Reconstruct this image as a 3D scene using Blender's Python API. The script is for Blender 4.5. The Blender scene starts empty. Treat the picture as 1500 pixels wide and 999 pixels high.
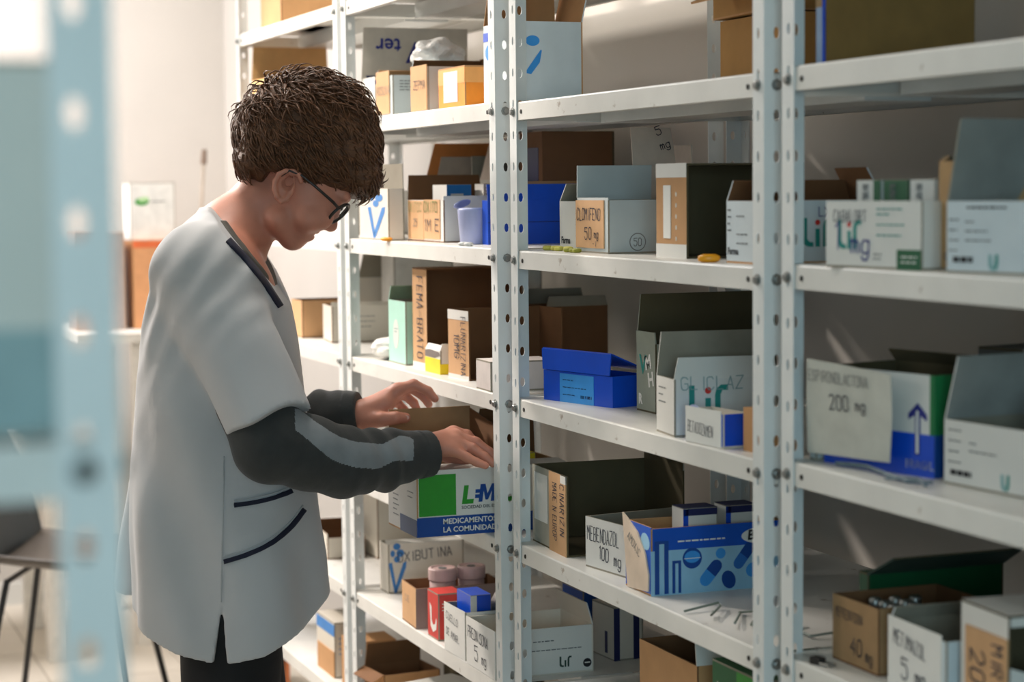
import bpy, bmesh, math, random
import numpy as np
from mathutils import Vector, Matrix

# ---------------------------------------------------------------- clear
for blk in (bpy.data.objects, bpy.data.meshes, bpy.data.curves, bpy.data.materials, bpy.data.lights, bpy.data.cameras):
    for b in list(blk):
        blk.remove(b)
scene = bpy.context.scene
C = scene.collection
random.seed(7)
PI = math.pi

# ---------------------------------------------------------------- camera
cam_d = bpy.data.cameras.new('camera')
cam = bpy.data.objects.new('camera', cam_d)
C.objects.link(cam)
CR = Vector((0.3543778, 0.93504754, -0.01012271))
CU = Vector((-0.06557638, 0.03564876, 0.99721056))
CF = Vector((-0.93280015, 0.35272548, -0.07395016))
CP = Vector((3.20089, -1.21024, 1.48169))
cam.matrix_world = Matrix(((CR.x, CU.x, -CF.x, CP.x), (CR.y, CU.y, -CF.y, CP.y), (CR.z, CU.z, -CF.z, CP.z), (0, 0, 0, 1)))
cam_d.sensor_width = 36.0
cam_d.lens = 72.0
cam_d.clip_start = 0.05
cam_d.clip_end = 60
cam_d.dof.use_dof = True
cam_d.dof.focus_distance = 3.35
cam_d.dof.aperture_fstop = 4.2
scene.camera = cam

# ---------------------------------------------------------------- world, light, exposure
world = bpy.data.worlds.new('world')
scene.world = world
world.use_nodes = True
wb = world.node_tree.nodes['Background']
wb.inputs[0].default_value = (0.62, 0.78, 1.0, 1)
wb.inputs[1].default_value = 0.35


def area_light(name, loc, target, sx, sy, power, col, spread=None):
    l = bpy.data.lights.new(name, 'AREA')
    l.shape = 'RECTANGLE'
    l.size, l.size_y = sx, sy
    l.energy = power
    l.color = col
    if spread:
        l.spread = spread
    o = bpy.data.objects.new(name, l)
    C.objects.link(o)
    o.location = loc
    d = Vector(target) - Vector(loc)
    o.rotation_euler = d.to_track_quat('-Z', 'Y').to_euler()
    return o


# daylight through the window behind the photographer, and through the far window beside the shelves
area_light('daylight_near_window', (6.15, -2.2, 1.75), (0, -0.2, 1.2), 1.7, 1.5, 74, (0.56, 0.85, 0.98))
area_light('daylight_side_window', (-1.05, -3.2, 2.45), (-0.8, 0.3, 1.2), 0.8, 0.6, 13, (1.0, 0.93, 0.86))
sp = bpy.data.lights.new('far_aisle_lamp', 'SPOT')
sp.energy, sp.color, sp.spot_size, sp.spot_blend, sp.shadow_soft_size = 300, (1.0, 0.90, 0.81), math.radians(43), 0.08, 0.10
spo = bpy.data.objects.new('far_aisle_lamp', sp)
C.objects.link(spo)
spo.location = (-2.3, -1.6, 2.8)
spo.rotation_euler = Vector((.508, .634, -.583)).to_track_quat('-Z', 'Y').to_euler()
area_light('far_ceiling_lamp', (-3.4, -1.2, 2.9), (-3.6, -1.0, 0), 1.2, 0.3, 96, (1.0, 0.97, 0.99))
area_light('added_top_fill', (-0.7, -0.5, 2.9), (-0.7, -0.5, 0), 1.2, 0.3, 25, (1.0, 0.94, 0.86))  # unseen lamp added to brighten his shoulders and hair from above
area_light('near_ceiling_lamp', (1.2, -1.5, 2.9), (1.2, -1.2, 0), 1.2, 0.3, 2, (0.75, 0.9, 1.0))

scene.view_settings.view_transform = 'Standard'
scene.view_settings.look = 'None'
scene.view_settings.gamma = 1.0
scene.view_settings.use_curve_mapping = False
scene.view_settings.exposure = 0.0


# ---------------------------------------------------------------- materials
def lin(c):
    return tuple((v / 255 / 12.92 if v / 255 <= 0.04045 else ((v / 255 + 0.055) / 1.055) ** 2.4) for v in c)


MATS = {}


def mat(name, rgb, rough=0.6, metal=0.0, var=0.08, scale=30, bump=0.0, bscale=120, spec=0.5, coords='Object', wear=None, sheen=0, stretch=None, sss=0, trans=0, emit=0):
    if name in MATS:
        return MATS[name]
    m = bpy.data.materials.new(name)
    m.use_nodes = True
    nt = m.node_tree
    b = nt.nodes['Principled BSDF']
    b.inputs['Roughness'].default_value = rough
    b.inputs['Metallic'].default_value = metal
    b.inputs['Specular IOR Level'].default_value = spec
    tc = nt.nodes.new('ShaderNodeTexCoord')
    src = tc.outputs[coords]
    if stretch:
        mp = nt.nodes.new('ShaderNodeMapping')
        mp.inputs['Scale'].default_value = stretch
        nt.links.new(src, mp.inputs[0])
        src = mp.outputs[0]
    col = lin(rgb)
    nz = nt.nodes.new('ShaderNodeTexNoise')
    nz.inputs['Scale'].default_value = scale
    nz.inputs['Detail'].default_value = 5
    nt.links.new(src, nz.inputs['Vector'])
    rp = nt.nodes.new('ShaderNodeValToRGB')
    rp.color_ramp.elements[0].position = 0.3
    rp.color_ramp.elements[1].position = 0.7
    rp.color_ramp.elements[0].color = tuple(max(0, v * (1 - var)) for v in col) + (1,)
    rp.color_ramp.elements[1].color = tuple(min(1, v * (1 + var)) for v in col) + (1,)
    nt.links.new(nz.outputs['Fac'], rp.inputs[0])
    cout = rp.outputs[0]
    if wear:
        wrgb, wscale, thr = wear
        n2 = nt.nodes.new('ShaderNodeTexNoise')
        n2.inputs['Scale'].default_value = wscale
        n2.inputs['Detail'].default_value = 8
        n2.inputs['Roughness'].default_value = 0.7
        nt.links.new(src, n2.inputs['Vector'])
        r2 = nt.nodes.new('ShaderNodeValToRGB')
        r2.color_ramp.elements[0].position = thr
        r2.color_ramp.elements[1].position = thr + 0.05
        nt.links.new(n2.outputs['Fac'], r2.inputs[0])
        mx = nt.nodes.new('ShaderNodeMixRGB')
        mx.inputs[2].default_value = lin(wrgb) + (1,)
        nt.links.new(r2.outputs[0], mx.inputs[0])
        nt.links.new(cout, mx.inputs[1])
        cout = mx.outputs[0]
    nt.links.new(cout, b.inputs['Base Color'])
    if bump:
        n3 = nt.nodes.new('ShaderNodeTexNoise')
        n3.inputs['Scale'].default_value = bscale
        n3.inputs['Detail'].default_value = 4
        nt.links.new(src, n3.inputs['Vector'])
        bp = nt.nodes.new('ShaderNodeBump')
        bp.inputs['Strength'].default_value = bump
        bp.inputs['Distance'].default_value = 0.004
        nt.links.new(n3.outputs['Fac'], bp.inputs['Height'])
        nt.links.new(bp.outputs[0], b.inputs['Normal'])
    if sheen:
        b.inputs['Sheen Weight'].default_value = sheen
    if sss:
        b.inputs['Subsurface Weight'].default_value = sss
        b.inputs['Subsurface Radius'].default_value = (0.012, 0.004, 0.002)
        b.inputs['Subsurface Scale'].default_value = 0.6
    if trans:
        b.inputs['Transmission Weight'].default_value = trans
    if emit:
        b.inputs['Emission Color'].default_value = col + (1,)
        b.inputs['Emission Strength'].default_value = emit
    MATS[name] = m
    return m


STEEL = mat('white_enamel_steel', (226, 228, 226), 0.38, var=0.04, scale=14, bump=0.05, bscale=40, wear=((150, 138, 122), 55, 0.72))
LIP = mat('white_enamel_shelf', (224, 222, 216), 0.36, var=0.06, scale=9, bump=0.06, bscale=30, wear=((168, 156, 142), 26, 0.63))
ZINC = mat('zinc_bolt', (150, 152, 150), 0.35, metal=0.85, var=0.1)
DARK = mat('dark_parts_and_hole_shade', (40, 36, 32), 0.8)
WHITE = mat('white_carton', (222, 220, 214), 0.55, var=0.03, scale=12, wear=((170, 160, 145), 60, 0.74))
IVORY = mat('ivory_carton', (214, 206, 192), 0.6, var=0.04, scale=12)
KRAFT = mat('kraft_board', (190, 143, 96), 0.8, var=0.06, scale=25, bump=0.08, bscale=160)
TAN = mat('tan_kraft_label', (205, 160, 115), 0.8, var=0.05, scale=25)
BROWN = mat('brown_board', (120, 82, 50), 0.85, var=0.08, scale=20)
GREYB = mat('grey_board', (150, 142, 126), 0.85, var=0.06, scale=30)
COOLG = mat('pale_grey_board', (188, 196, 196), 0.7, var=0.04, scale=20)
OLIVE = mat('dark_olive_board', (84, 74, 50), 0.85, var=0.08, scale=20)
BLUE = mat('bright_blue_print', (10, 78, 205), 0.35, var=0.05)
DBLUE = mat('deep_blue_print', (10, 70, 150), 0.4, var=0.05)
NAVY = mat('navy_print', (18, 28, 80), 0.5)
LBLUE = mat('light_blue_print', (60, 150, 225), 0.4, var=0.05)
PBLUE = mat('pale_blue_print', (150, 195, 222), 0.4, var=0.05)
VBLUE = mat('logo_blue_print', (62, 130, 200), 0.5, var=0.08)
GREEN = mat('leaf_green_print', (40, 150, 40), 0.45, var=0.06)
DGREEN = mat('dark_green_print', (10, 92, 56), 0.45, var=0.08)
TEAL = mat('teal_print', (30, 140, 130), 0.5)
MINT = mat('mint_carton', (176, 222, 205), 0.5, var=0.04)
RED = mat('red_print', (205, 50, 42), 0.5)
ORANGE = mat('orange_print', (245, 145, 25), 0.5)
YELLOW = mat('yellow_print', (240, 215, 30), 0.5)
BLACK = mat('black_ink', (22, 22, 26), 0.6)
INK = mat('pen_ink', (48, 46, 60), 0.6)
PENCIL = mat('faded_pen_ink', (120, 118, 116), 0.7)
BINK = mat('blue_pen_ink', (38, 44, 130), 0.6)
GINK = mat('green_pen_ink', (110, 130, 60), 0.6)
PRINT = mat('grey_fine_print', (110, 112, 112), 0.6)
VIOLET = mat('pale_violet_plastic', (168, 176, 214), 0.35, var=0.03)
PAPER = mat('white_paper', (232, 230, 224), 0.7, var=0.02)


# ---------------------------------------------------------------- mesh helpers
def mesh_obj(name, verts, faces, mats, parent=None, idx=None, smooth=False):
    me = bpy.data.meshes.new(name)
    me.from_pydata([tuple(v) for v in verts], [], [tuple(f) for f in faces])
    for m in (mats if isinstance(mats, (list, tuple)) else [mats]):
        me.materials.append(m)
    if idx is not None:
        me.polygons.foreach_set('material_index', idx)
    if smooth:
        me.polygons.foreach_set('use_smooth', [True] * len(me.polygons))
    me.update()
    o = bpy.data.objects.new(name, me)
    C.objects.link(o)
    if parent:
        o.parent = parent
    return o


class MB:
    """collects shapes into one mesh"""
    def __init__(s):
        s.v, s.f, s.i = [], [], []

    def add(s, vs, fs, mi=0):
        n = len(s.v)
        s.v += [Vector(v) for v in vs]
        s.f += [tuple(i + n for i in f) for f in fs]
        s.i += ([mi] * len(fs) if isinstance(mi, int) else list(mi))
        return s

    def box(s, a, b, mi=0):
        x0, y0, z0 = a
        x1, y1, z1 = b
        return s.add([(x0, y0, z0), (x1, y0, z0), (x1, y1, z0), (x0, y1, z0), (x0, y0, z1), (x1, y0, z1), (x1, y1, z1), (x0, y1, z1)],
                     [(3, 2, 1, 0), (4, 5, 6, 7), (0, 1, 5, 4), (1, 2, 6, 5), (2, 3, 7, 6), (3, 0, 4, 7)], mi)

    def lathe(s, prof, n=20, c=(0, 0, 0), axis='z', mi=0):
        vs, fs = [], []
        for r, h in prof:
            for k in range(n):
                a = 2 * PI * k / n
                p = (r * math.cos(a), r * math.sin(a), h)
                if axis == 'x':
                    p = (p[2], p[0], p[1])
                elif axis == 'y':
                    p = (p[1], p[2], p[0])
                vs.append((p[0] + c[0], p[1] + c[1], p[2] + c[2]))
        for j in range(len(prof) - 1):
            for k in range(n):
                k2 = (k + 1) % n
                fs.append((j * n + k, j * n + k2, (j + 1) * n + k2, (j + 1) * n + k))
        fs.append(tuple(range(n))[::-1])
        fs.append(tuple((len(prof) - 1) * n + k for k in range(n)))
        return s.add(vs, fs, mi)

    def tube(s, pts, r, n=10, mi=0, closed=False):
        pts = [Vector(p) for p in pts]
        rs = r if isinstance(r, (list, tuple)) else [r] * len(pts)
        vs, fs = [], []
        ref = None
        m = len(pts)
        for i, p in enumerate(pts):
            if closed:
                t = (pts[(i + 1) % m] - pts[i - 1]).normalized()
            else:
                t = (pts[min(i + 1, m - 1)] - pts[max(i - 1, 0)]).normalized()
            if ref is None:
                ref = t.orthogonal().normalized()
            ref = (ref - t * ref.dot(t)).normalized()
            b = t.cross(ref)
            for k in range(n):
                a = 2 * PI * k / n
                vs.append(p + ref * (rs[i] * math.cos(a)) + b * (rs[i] * math.sin(a)))
        for j in range(m if closed else m - 1):
            for k in range(n):
                k2 = (k + 1) % n
                j2 = (j + 1) % m
                fs.append((j * n + k, j * n + k2, j2 * n + k2, j2 * n + k))
        if not closed:
            fs.append(tuple(range(n))[::-1])
            fs.append(tuple((m - 1) * n + k for k in range(n)))
        return s.add(vs, fs, mi)

    def slab(s, fr, poly, t, mi=0, off=0.0):
        """polygon in a frame (origin, ux, uy, n) with thickness t along n"""
        o, ux, uy, n = fr
        k = len(poly)
        a = [o + ux * u + uy * v + n * off for u, v in poly]
        b = [p + n * t for p in a]
        fs = [tuple(range(k))[::-1], tuple(range(k, 2 * k))] + [(i, (i + 1) % k, k + (i + 1) % k, k + i) for i in range(k)]
        return s.add(a + b, fs, mi)

    def build(s, name, mats, parent=None, smooth=False):
        return mesh_obj(name, s.v, s.f, mats, parent, s.i, smooth)


def empty(name, loc=(0, 0, 0), rotz=0.0):
    o = bpy.data.objects.new(name, None)
    o.empty_display_size = 0.05
    C.objects.link(o)
    o.location = loc
    o.rotation_euler = (0, 0, rotz)
    return o


def tag(o, label, cat, group=None):
    o['label'] = label
    o['category'] = cat
    if group:
        o['group'] = group
    return o


def struct(o):
    o['kind'] = 'structure'
    return o


# ---------------------------------------------------------------- pen strokes and print
GL = dict(zip('ABCDEFGHIJKLMNOPQRSTUVWXYZ0123456789-./mg', (
    '002640|1232 00063645443303|3342413000 4536160501103041 00062645412000 46060040|0333 460600|0333 45361605011030414323 '
    '0006|4046|0343 2026 4641301001 0006|460340 060040 0006234640 00064046 160501103041453616 00063645443303 '
    '160501103041453616|2240 00063645443303|2340 4536160514334241301001 0646|2620 060110304146 062046 0610233046 0640|0046 '
    '062346|2320 06460040 160501103041453616 152620 05163645440040 051636454433|23334241301001 360242|3430 '
    '460604344341301001 453616050110304142331302 064610 2304051636454323|2302011030414223 433313040516364543|434130 '
    '0343 2021 0046 0004|03142320|23344340 4536160503123243|4641301001').split()))


def strokes(ch):
    out = []
    for seg in GL.get(ch, GL.get(ch.upper(), '')).split('|'):
        pts = [(int(seg[i]), int(seg[i + 1])) for i in range(0, len(seg) - 1, 2)]
        if len(pts) > 1:
            out.append(pts)
    return out


def frame_rot(fr, u, v, ang):
    o, ux, uy, n = fr
    c, s = math.cos(ang), math.sin(ang)
    return (o + ux * u + uy * v, ux * c + uy * s, uy * c - ux * s, n)


def pen(parent, fr, u, v, size, text, m=None, ang=0.0, wide=1.0, pw=0.0011, jit=0.16, off=0.0006, name='handwriting'):
    """handwritten single stroke lettering laid on a surface; u,v is the left end of the base line"""
    fr = frame_rot(fr, u, v, ang)
    o, ux, uy, n = fr
    mb = MB()
    x = 0.0
    k = size / 6
    pw = min(pw, size * min(wide, 1.0) * .085)
    for ch in text:
        if ch == ' ':
            x += 3.5 * k * wide
            continue
        low = ch in 'mg'
        dy = -2 * k if ch == 'g' else 0
        jx, jy, sl = random.uniform(-jit, jit) * k, random.uniform(-jit, jit) * k, random.uniform(-.1, .15)
        for st in strokes(ch):
            P = []
            for (a, b) in st:
                a2 = a + random.uniform(-jit, jit) + sl * b * .5
                b2 = b + random.uniform(-jit, jit)
                P.append((x + a2 * k * wide * .95 + jx, b2 * k + dy + jy))
            for i in range(len(P) - 1):
                a, b = Vector(P[i]), Vector(P[i + 1])
                d = b - a
                if d.length < 1e-6:
                    continue
                d.normalize()
                e = Vector((-d.y, d.x)) * pw * .8
                a = a - d * pw * .7
                b = b + d * pw * .7
                mb.add([o + ux * q.x + uy * q.y + n * off for q in (a - e, b - e, b + e, a + e)], [(0, 1, 2, 3)])
        x += (4.0 if ch in 'I.1' else 5.6) * k * wide
    return mb.build(name, m or INK, parent)


def typed(parent, fr, u, v, size, text, m, ang=0.0, bold=0.0, squeeze=1.0, shear=0.0, off=0.0006, name='lettering', align='LEFT'):
    cu = bpy.data.curves.new('t', 'FONT')
    cu.body = text
    cu.size = size * 1.38
    cu.offset = bold
    cu.shear = shear
    cu.align_x = align
    cu.resolution_u = 2
    to = bpy.data.objects.new('t', cu)
    C.objects.link(to)
    dg = bpy.context.evaluated_depsgraph_get()
    me = bpy.data.meshes.new_from_object(to.evaluated_get(dg))
    fr = frame_rot(fr, u, v, ang)
    o, ux, uy, n = fr
    vs = [o + ux * (p.co.x * squeeze) + uy * p.co.y + n * off for p in me.vertices]
    fs = [tuple(p.vertices) for p in me.polygons]
    bpy.data.objects.remove(to)
    bpy.data.curves.remove(cu)
    bpy.data.meshes.remove(me)
    return mesh_obj(name, vs, fs, m, parent)


def rect(parent, fr, u0, v0, u1, v1, m, t=0.0005, name='label', off=0.0001):
    return MB().slab(fr, [(u0, v0), (u1, v0), (u1, v1), (u0, v1)], t, off=off).build(name, m, parent)


def shape(parent, fr, poly, m, t=0.0003, name='print', off=0.0002):
    return MB().slab(fr, poly, t, off=off).build(name, m, parent)


def ell(cx, cy, a, b, n=20, ang=0.0):
    c, s = math.cos(ang), math.sin(ang)
    return [(cx + a * math.cos(2 * PI * k / n) * c - b * math.sin(2 * PI * k / n) * s, cy + a * math.cos(2 * PI * k / n) * s + b * math.sin(2 * PI * k / n) * c) for k in range(n)]


def fineprint(parent, fr, u, v, rows, m=None, gap=0.006, h=0.0016, name='fine_print'):
    """rows of print too small to read: list of lengths, printed downward from v"""
    mb = MB()
    for i, L in enumerate(rows):
        x = 0
        while x < L:
            ww = min(random.uniform(.004, .011), L - x + .002)
            mb.slab(fr, [(u + x, v - i * gap), (u + x + ww, v - i * gap), (u + x + ww, v - i * gap + h), (u + x, v - i * gap + h)], 0.0003, off=0.0004)
            x += ww + .002
    o = mb.build(name, m or PRINT, parent)
    o['kind'] = 'stuff'
    return o


# ---------------------------------------------------------------- cartons
class Carton:
    """carton whose front right base corner stands at (X, Y, z); front faces the aisle, right side faces +X"""
    def __init__(s, name, label, X, Y, z, rot, w, d, h, out=None, inn=None, top='open', side='closed', flaps=(), t=0.0028, cat='box', front='full', group=None):
        s.w, s.d, s.h, s.t = w, d, h, t
        out = out or WHITE
        inn = inn or GREYB
        s.out, s.inn = out, inn
        s.root = tag(empty(name, (X, Y, z), math.radians(rot)), label, cat, group)
        V = Vector
        s.F = (V((-w, 0, 0)), V((1, 0, 0)), V((0, 0, 1)), V((0, -1, 0)))
        s.R = (V((0, 0, 0)), V((0, 1, 0)), V((0, 0, 1)), V((1, 0, 0)))
        s.L = (V((-w, d, 0)), V((0, -1, 0)), V((0, 0, 1)), V((-1, 0, 0)))
        s.B = (V((0, d, 0)), V((-1, 0, 0)), V((0, 0, 1)), V((0, 1, 0)))
        s.T = (V((-w, 0, h)), V((1, 0, 0)), V((0, 1, 0)), V((0, 0, 1)))
        mb = MB()

        def panel(a, b, outer):
            # face order of MB.box: bottom, top, -y, +x, +y, -x
            mi = [1] * 6
            mi[outer] = 0
            mb.box(a, b, mi)
        panel((-w, 0, 0), (0, d, t), 0)
        fh = h if front == 'full' else h * front
        panel((-w, 0, t), (0, t, fh), 2)
        panel((-w, d - t, t), (0, d, h), 4)
        panel((-w, t, t), (-w + t, d - t, h), 5)
        if side == 'closed':
            panel((-t, t, t), (0, d - t, h), 3)
        if top == 'closed':
            panel((-w, 0, h), (0, d, h + t), 1)
        s.body = mb.build('carton_body', [out, inn], s.root)
        for f in flaps:
            s.flap(*f)

    def flapframe(s, side, ang):
        o, ux, uy, n = getattr(s, side)
        a = math.radians(ang)
        z = Vector((0, 0, 1))
        return (o + z * s.h, ux, z * math.cos(a) + n * math.sin(a), n * math.cos(a) - z * math.sin(a))

    def flap(s, side, length, ang, taper=0.06, inn=None, out=None, u0=0.0, u1=1.0, bend=0.0):
        """ang 0 stands straight up, 90 folds outward, 180 hangs down outside, negative leans inward"""
        L = (s.w if side in 'FB' else s.d)
        fr = s.flapframe(side, ang)
        o, ux, uy, n = fr
        t = s.t * .8
        rows = 5 if bend else 1
        vs, fs, mi = [], [], []
        p = o - n * t
        a = 0.0
        prev = Vector(p)
        lines = []
        for r in range(rows + 1):
            q = r / rows
            tp = taper * length * q
            lines.append((Vector(prev), tp, Vector(uy * math.cos(a) + n * math.sin(a)), Vector(n * math.cos(a) - uy * math.sin(a))))
            prev = prev + (uy * math.cos(a) + n * math.sin(a)) * (length / rows)
            a += math.radians(bend) / rows
        for (c, tp, dd, nn) in lines:
            A = c + ux * (L * u0 + tp)
            B = c + ux * (L * u1 - tp)
            vs += [A, B, B + nn * t, A + nn * t]
        for r in range(rows):
            b = r * 4
            fs += [(b, b + 1, b + 5, b + 4), (b + 1, b + 2, b + 6, b + 5), (b + 2, b + 3, b + 7, b + 6), (b + 3, b, b + 4, b + 7)]
            mi += [1, 0, 0, 0]
        e = rows * 4
        fs += [(3, 2, 1, 0), (e, e + 1, e + 2, e + 3)]
        mi += [1, 1]
        return mesh_obj('flap', vs, fs, [out or s.out, inn or s.inn], s.root, mi), fr

    def fr(s, side):
        return getattr(s, side)


# ---------------------------------------------------------------- room
def plain_box(name, a, b, m):
    return struct(MB().box(a, b).build(name, m))


WALLM = mat('painted_plaster_wall', (206, 200, 192), 0.85, var=0.03, scale=3, bump=0.05, bscale=60)
CEILM = mat('ceiling_paint', (228, 226, 220), 0.9, var=0.02, scale=4)
fl = mat('floor_tile', (206, 196, 180), 0.35, var=0.05, scale=5)
XF, XN, YF, YB = -4.3, 6.0, -3.3, 0.50
plain_box('wall_back', (XF, YB, 0), (XN, YB + .1, 2.95), WALLM)
plain_box('wall_far', (XF - .1, YF, 0), (XF, YB + .1, 2.95), WALLM)
plain_box('ceiling', (XF, YF, 2.95), (XN, YB, 3.05), CEILM)
# wall on the other side of the aisle with a window opening near the far end
ws = MB()
ws.box((XF, YF - .1, 0), (-1.65, YF, 2.95)).box((-.45, YF - .1, 0), (XN, YF, 2.95)).box((-1.65, YF - .1, 0), (-.45, YF, 1.9)).box((-1.65, YF - .1, 2.8), (-.45, YF, 2.95))
WALLS = mat('grey_side_wall', (150, 152, 150), 0.85, var=0.04, scale=3)
struct(ws.build('wall_side', WALLS))
wn = MB()
wn.box((XN, YF, 0), (XN + .1, -3.15, 2.95)).box((XN, -1.25, 0), (XN + .1, YB, 2.95)).box((XN, -3.15, 0), (XN + .1, -1.25, .95)).box((XN, -3.15, 2.55), (XN + .1, -1.25, 2.95))
struct(wn.build('wall_near', WALLS))
wf = MB()
for y in (-3.15, -2.24, -1.31):
    wf.box((XN + .02, y, .95), (XN + .07, y + .06, 2.55))
wf.box((XN + .02, -3.15, .95), (XN + .07, -1.25, 1.01)).box((XN + .02, -3.15, 2.49), (XN + .07, -1.25, 2.55))
struct(wf.build('window_1', WHITE))
wf = MB()
for x in (-1.65, -1.08, -.51):
    wf.box((x, YF - .07, 1.9), (x + .06, YF - .02, 2.8))
wf.box((-1.65, YF - .07, 1.9), (-.45, YF - .02, 1.96)).box((-1.65, YF - .07, 2.74), (-.45, YF - .02, 2.8))
struct(wf.build('window_2', WHITE))
# floor of square tiles with recessed joints
floor = struct(MB().box((XF, YF, -.06), (XN, YB, -.004)).build('floor', mat('floor_grout', (150, 140, 126), 0.9)))
tile_me = None
TS = 0.42
nx, ny = int((XN - XF) / TS), int((YB - YF) / TS) + 1
rest = MB()
for i in range(nx + 1):
    for j in range(ny):
        x, y = XF + i * TS, YF + j * TS
        x1, y1 = min(x + TS, XN) - .004, min(y + TS, YB) - .004
        if x1 - x < .05 or y1 - y < .05:
            continue
        full = abs(x1 - x - TS + .004) < 1e-6 and abs(y1 - y - TS + .004) < 1e-6
        if full and x < -1.6:
            if tile_me is None:
                o = MB().box((0, 0, -.006), (TS - .004, TS - .004, 0)).build('floor_tile', fl, floor)
                tile_me = o.data
            else:
                o = bpy.data.objects.new('floor_tile', tile_me)
                C.objects.link(o)
                o.parent = floor
            o.location = (x, y, 0)
        else:
            rest.box((x, y, -.006), (x1, y1, 0))
o = rest.build('floor_tiling', fl, floor)
o['kind'] = 'stuff'
plain = MB().box((XF, YF, 0), (XF + .012, YB, .08)).build('baseboard_far', WHITE)
struct(plain)

# ---------------------------------------------------------------- shelving
PITCH = 0.0515
FW = 0.030
POST_H = 2.22


def strip_with_slots(n, pitch, width, cx, sw, sh, plane):
    vs, fs = [], []
    hw, hh = sw / 2, sh / 2
    for i in range(n):
        z0 = i * pitch
        zc = z0 + pitch / 2
        outer = [(width, zc), (width, z0 + pitch), (cx, z0 + pitch), (0, z0 + pitch), (0, zc), (0, z0), (cx, z0), (width, z0)]
        r = hw
        inner = [(cx + hw, zc), (cx + hw * .75, zc + hh * .7), (cx, zc + hh), (cx - hw * .75, zc + hh * .7), (cx - hw, zc), (cx - hw * .75, zc - hh * .7), (cx, zc - hh), (cx + hw * .75, zc - hh * .7)]
        b = len(vs)
        for (u, z) in outer + inner:
            vs.append((u, 0, z) if plane == 'x' else (0, u, z))
        for k in range(8):
            k2 = (k + 1) % 8
            q = (b + k, b + k2, b + 8 + k2, b + 8 + k)
            fs.append(q if plane == 'x' else q[::-1])
    return vs, fs


def make_post_mesh():
    n = int(POST_H / PITCH)
    mb = MB()
    mb.add(*strip_with_slots(n, PITCH, FW, .016, .007, .015, 'x'))
    mb.add(*strip_with_slots(n, PITCH, FW, .018, .0085, .016, 'y'))
    o = mb.build('post', STEEL)
    me = o.data
    bm = bmesh.new()
    bm.from_mesh(me)
    bmesh.ops.remove_doubles(bm, verts=bm.verts, dist=1e-5)
    bm.normal_update()
    r = bmesh.ops.solidify(bm, geom=bm.faces[:], thickness=0.0018)
    bm.to_mesh(me)
    bm.free()
    bpy.data.objects.remove(o)
    return me


POST_ME = make_post_mesh()
bb = MB().lathe([(.0075, 0), (.0075, .0015), (.0052, .0016), (.0052, .005), (.004, .0058)], 8, axis='y').build('bolt', ZINC)
BOLT_ME = bb.data
bpy.data.objects.remove(bb)


def shelf_obj(x0, x1, D, z, parent, label_pos=None):
    g = .0025
    y0, y1 = g, D - g
    prof = [(y0 + .014, -.03), (y0, -.03), (y0, -.0025), (y0 + .0008, -.0008), (y0 + .0025, 0), (y1 - .0025, 0), (y1 - .0008, -.0008), (y1, -.0025), (y1, -.03), (y1 - .014, -.03)]
    mb = MB()
    n = len(prof)
    vs = [(x, y, zz) for x in (x0 + g, x1 - g) for (y, zz) in prof]
    mb.add(vs, [(i, i + 1, n + i + 1, n + i) for i in range(n - 1)])
    for x in (x0 + g, x1 - g):
        mb.add([(x, y0, -.0025), (x, y1, -.0025), (x, y1, -.03), (x, y0, -.03)], [(0, 1, 2, 3)])
    o = mb.build('shelf', LIP, parent)
    o.location = (0, 0, z)
    # stiffening channel under the tray and dark discs painted as shade of spare holes
    yc = D * .48
    MB().box((x0 + .02, yc - .05, -.034), (x1 - .02, yc + .05, -.0015)).build('stiffener', STEEL, o)
    for x in (x0 + .047, x1 - .047):
        MB().lathe([(.0036, 0), (.0036, .0012)], 10, (x, y0 - .0011, -.0165), 'y').build('hole_shade_disc', DARK, o)
    return o


def rack(label, x0, x1, Y, D, levels, lean=0.0, name='shelving_unit', bolts=True, flip=False):
    """flip turns the front towards -Y into +Y"""
    root = tag(empty(name, (0, Y, 0)), label, 'shelving')
    zs = -1 if flip else 1
    for z in levels:
        s = shelf_obj(x0, x1, D, z, root)
        if flip:
            s.scale = (1, -1, 1)
    for cx, sx in ((x0, 1), (x1, -1)):
        for cy, sy in ((0, 1), (D, -1)):
            p = bpy.data.objects.new('post', POST_ME)
            C.objects.link(p)
            p.parent = root
            p.scale = (sx, sy * zs, 1)
            p.location = (cx - lean * 1.35, cy * zs, 0)
            p.rotation_euler = (0, math.atan(lean), 0)
            if not bolts:
                continue
            for z in levels:
                # one on the front flange, one on the side flange, as in the photograph
                b = bpy.data.objects.new('bolt', BOLT_ME)
                C.objects.link(b)
                b.parent = p
                b.location = (.016, -.0003, z - .016)
                b.rotation_euler = (PI, 0, 0)
                b = bpy.data.objects.new('bolt', BOLT_ME)
                C.objects.link(b)
                b.parent = p
                b.location = (-.0003, .018, z - .016)
                b.rotation_euler = (PI, 0, -PI / 2)
    return root


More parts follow.
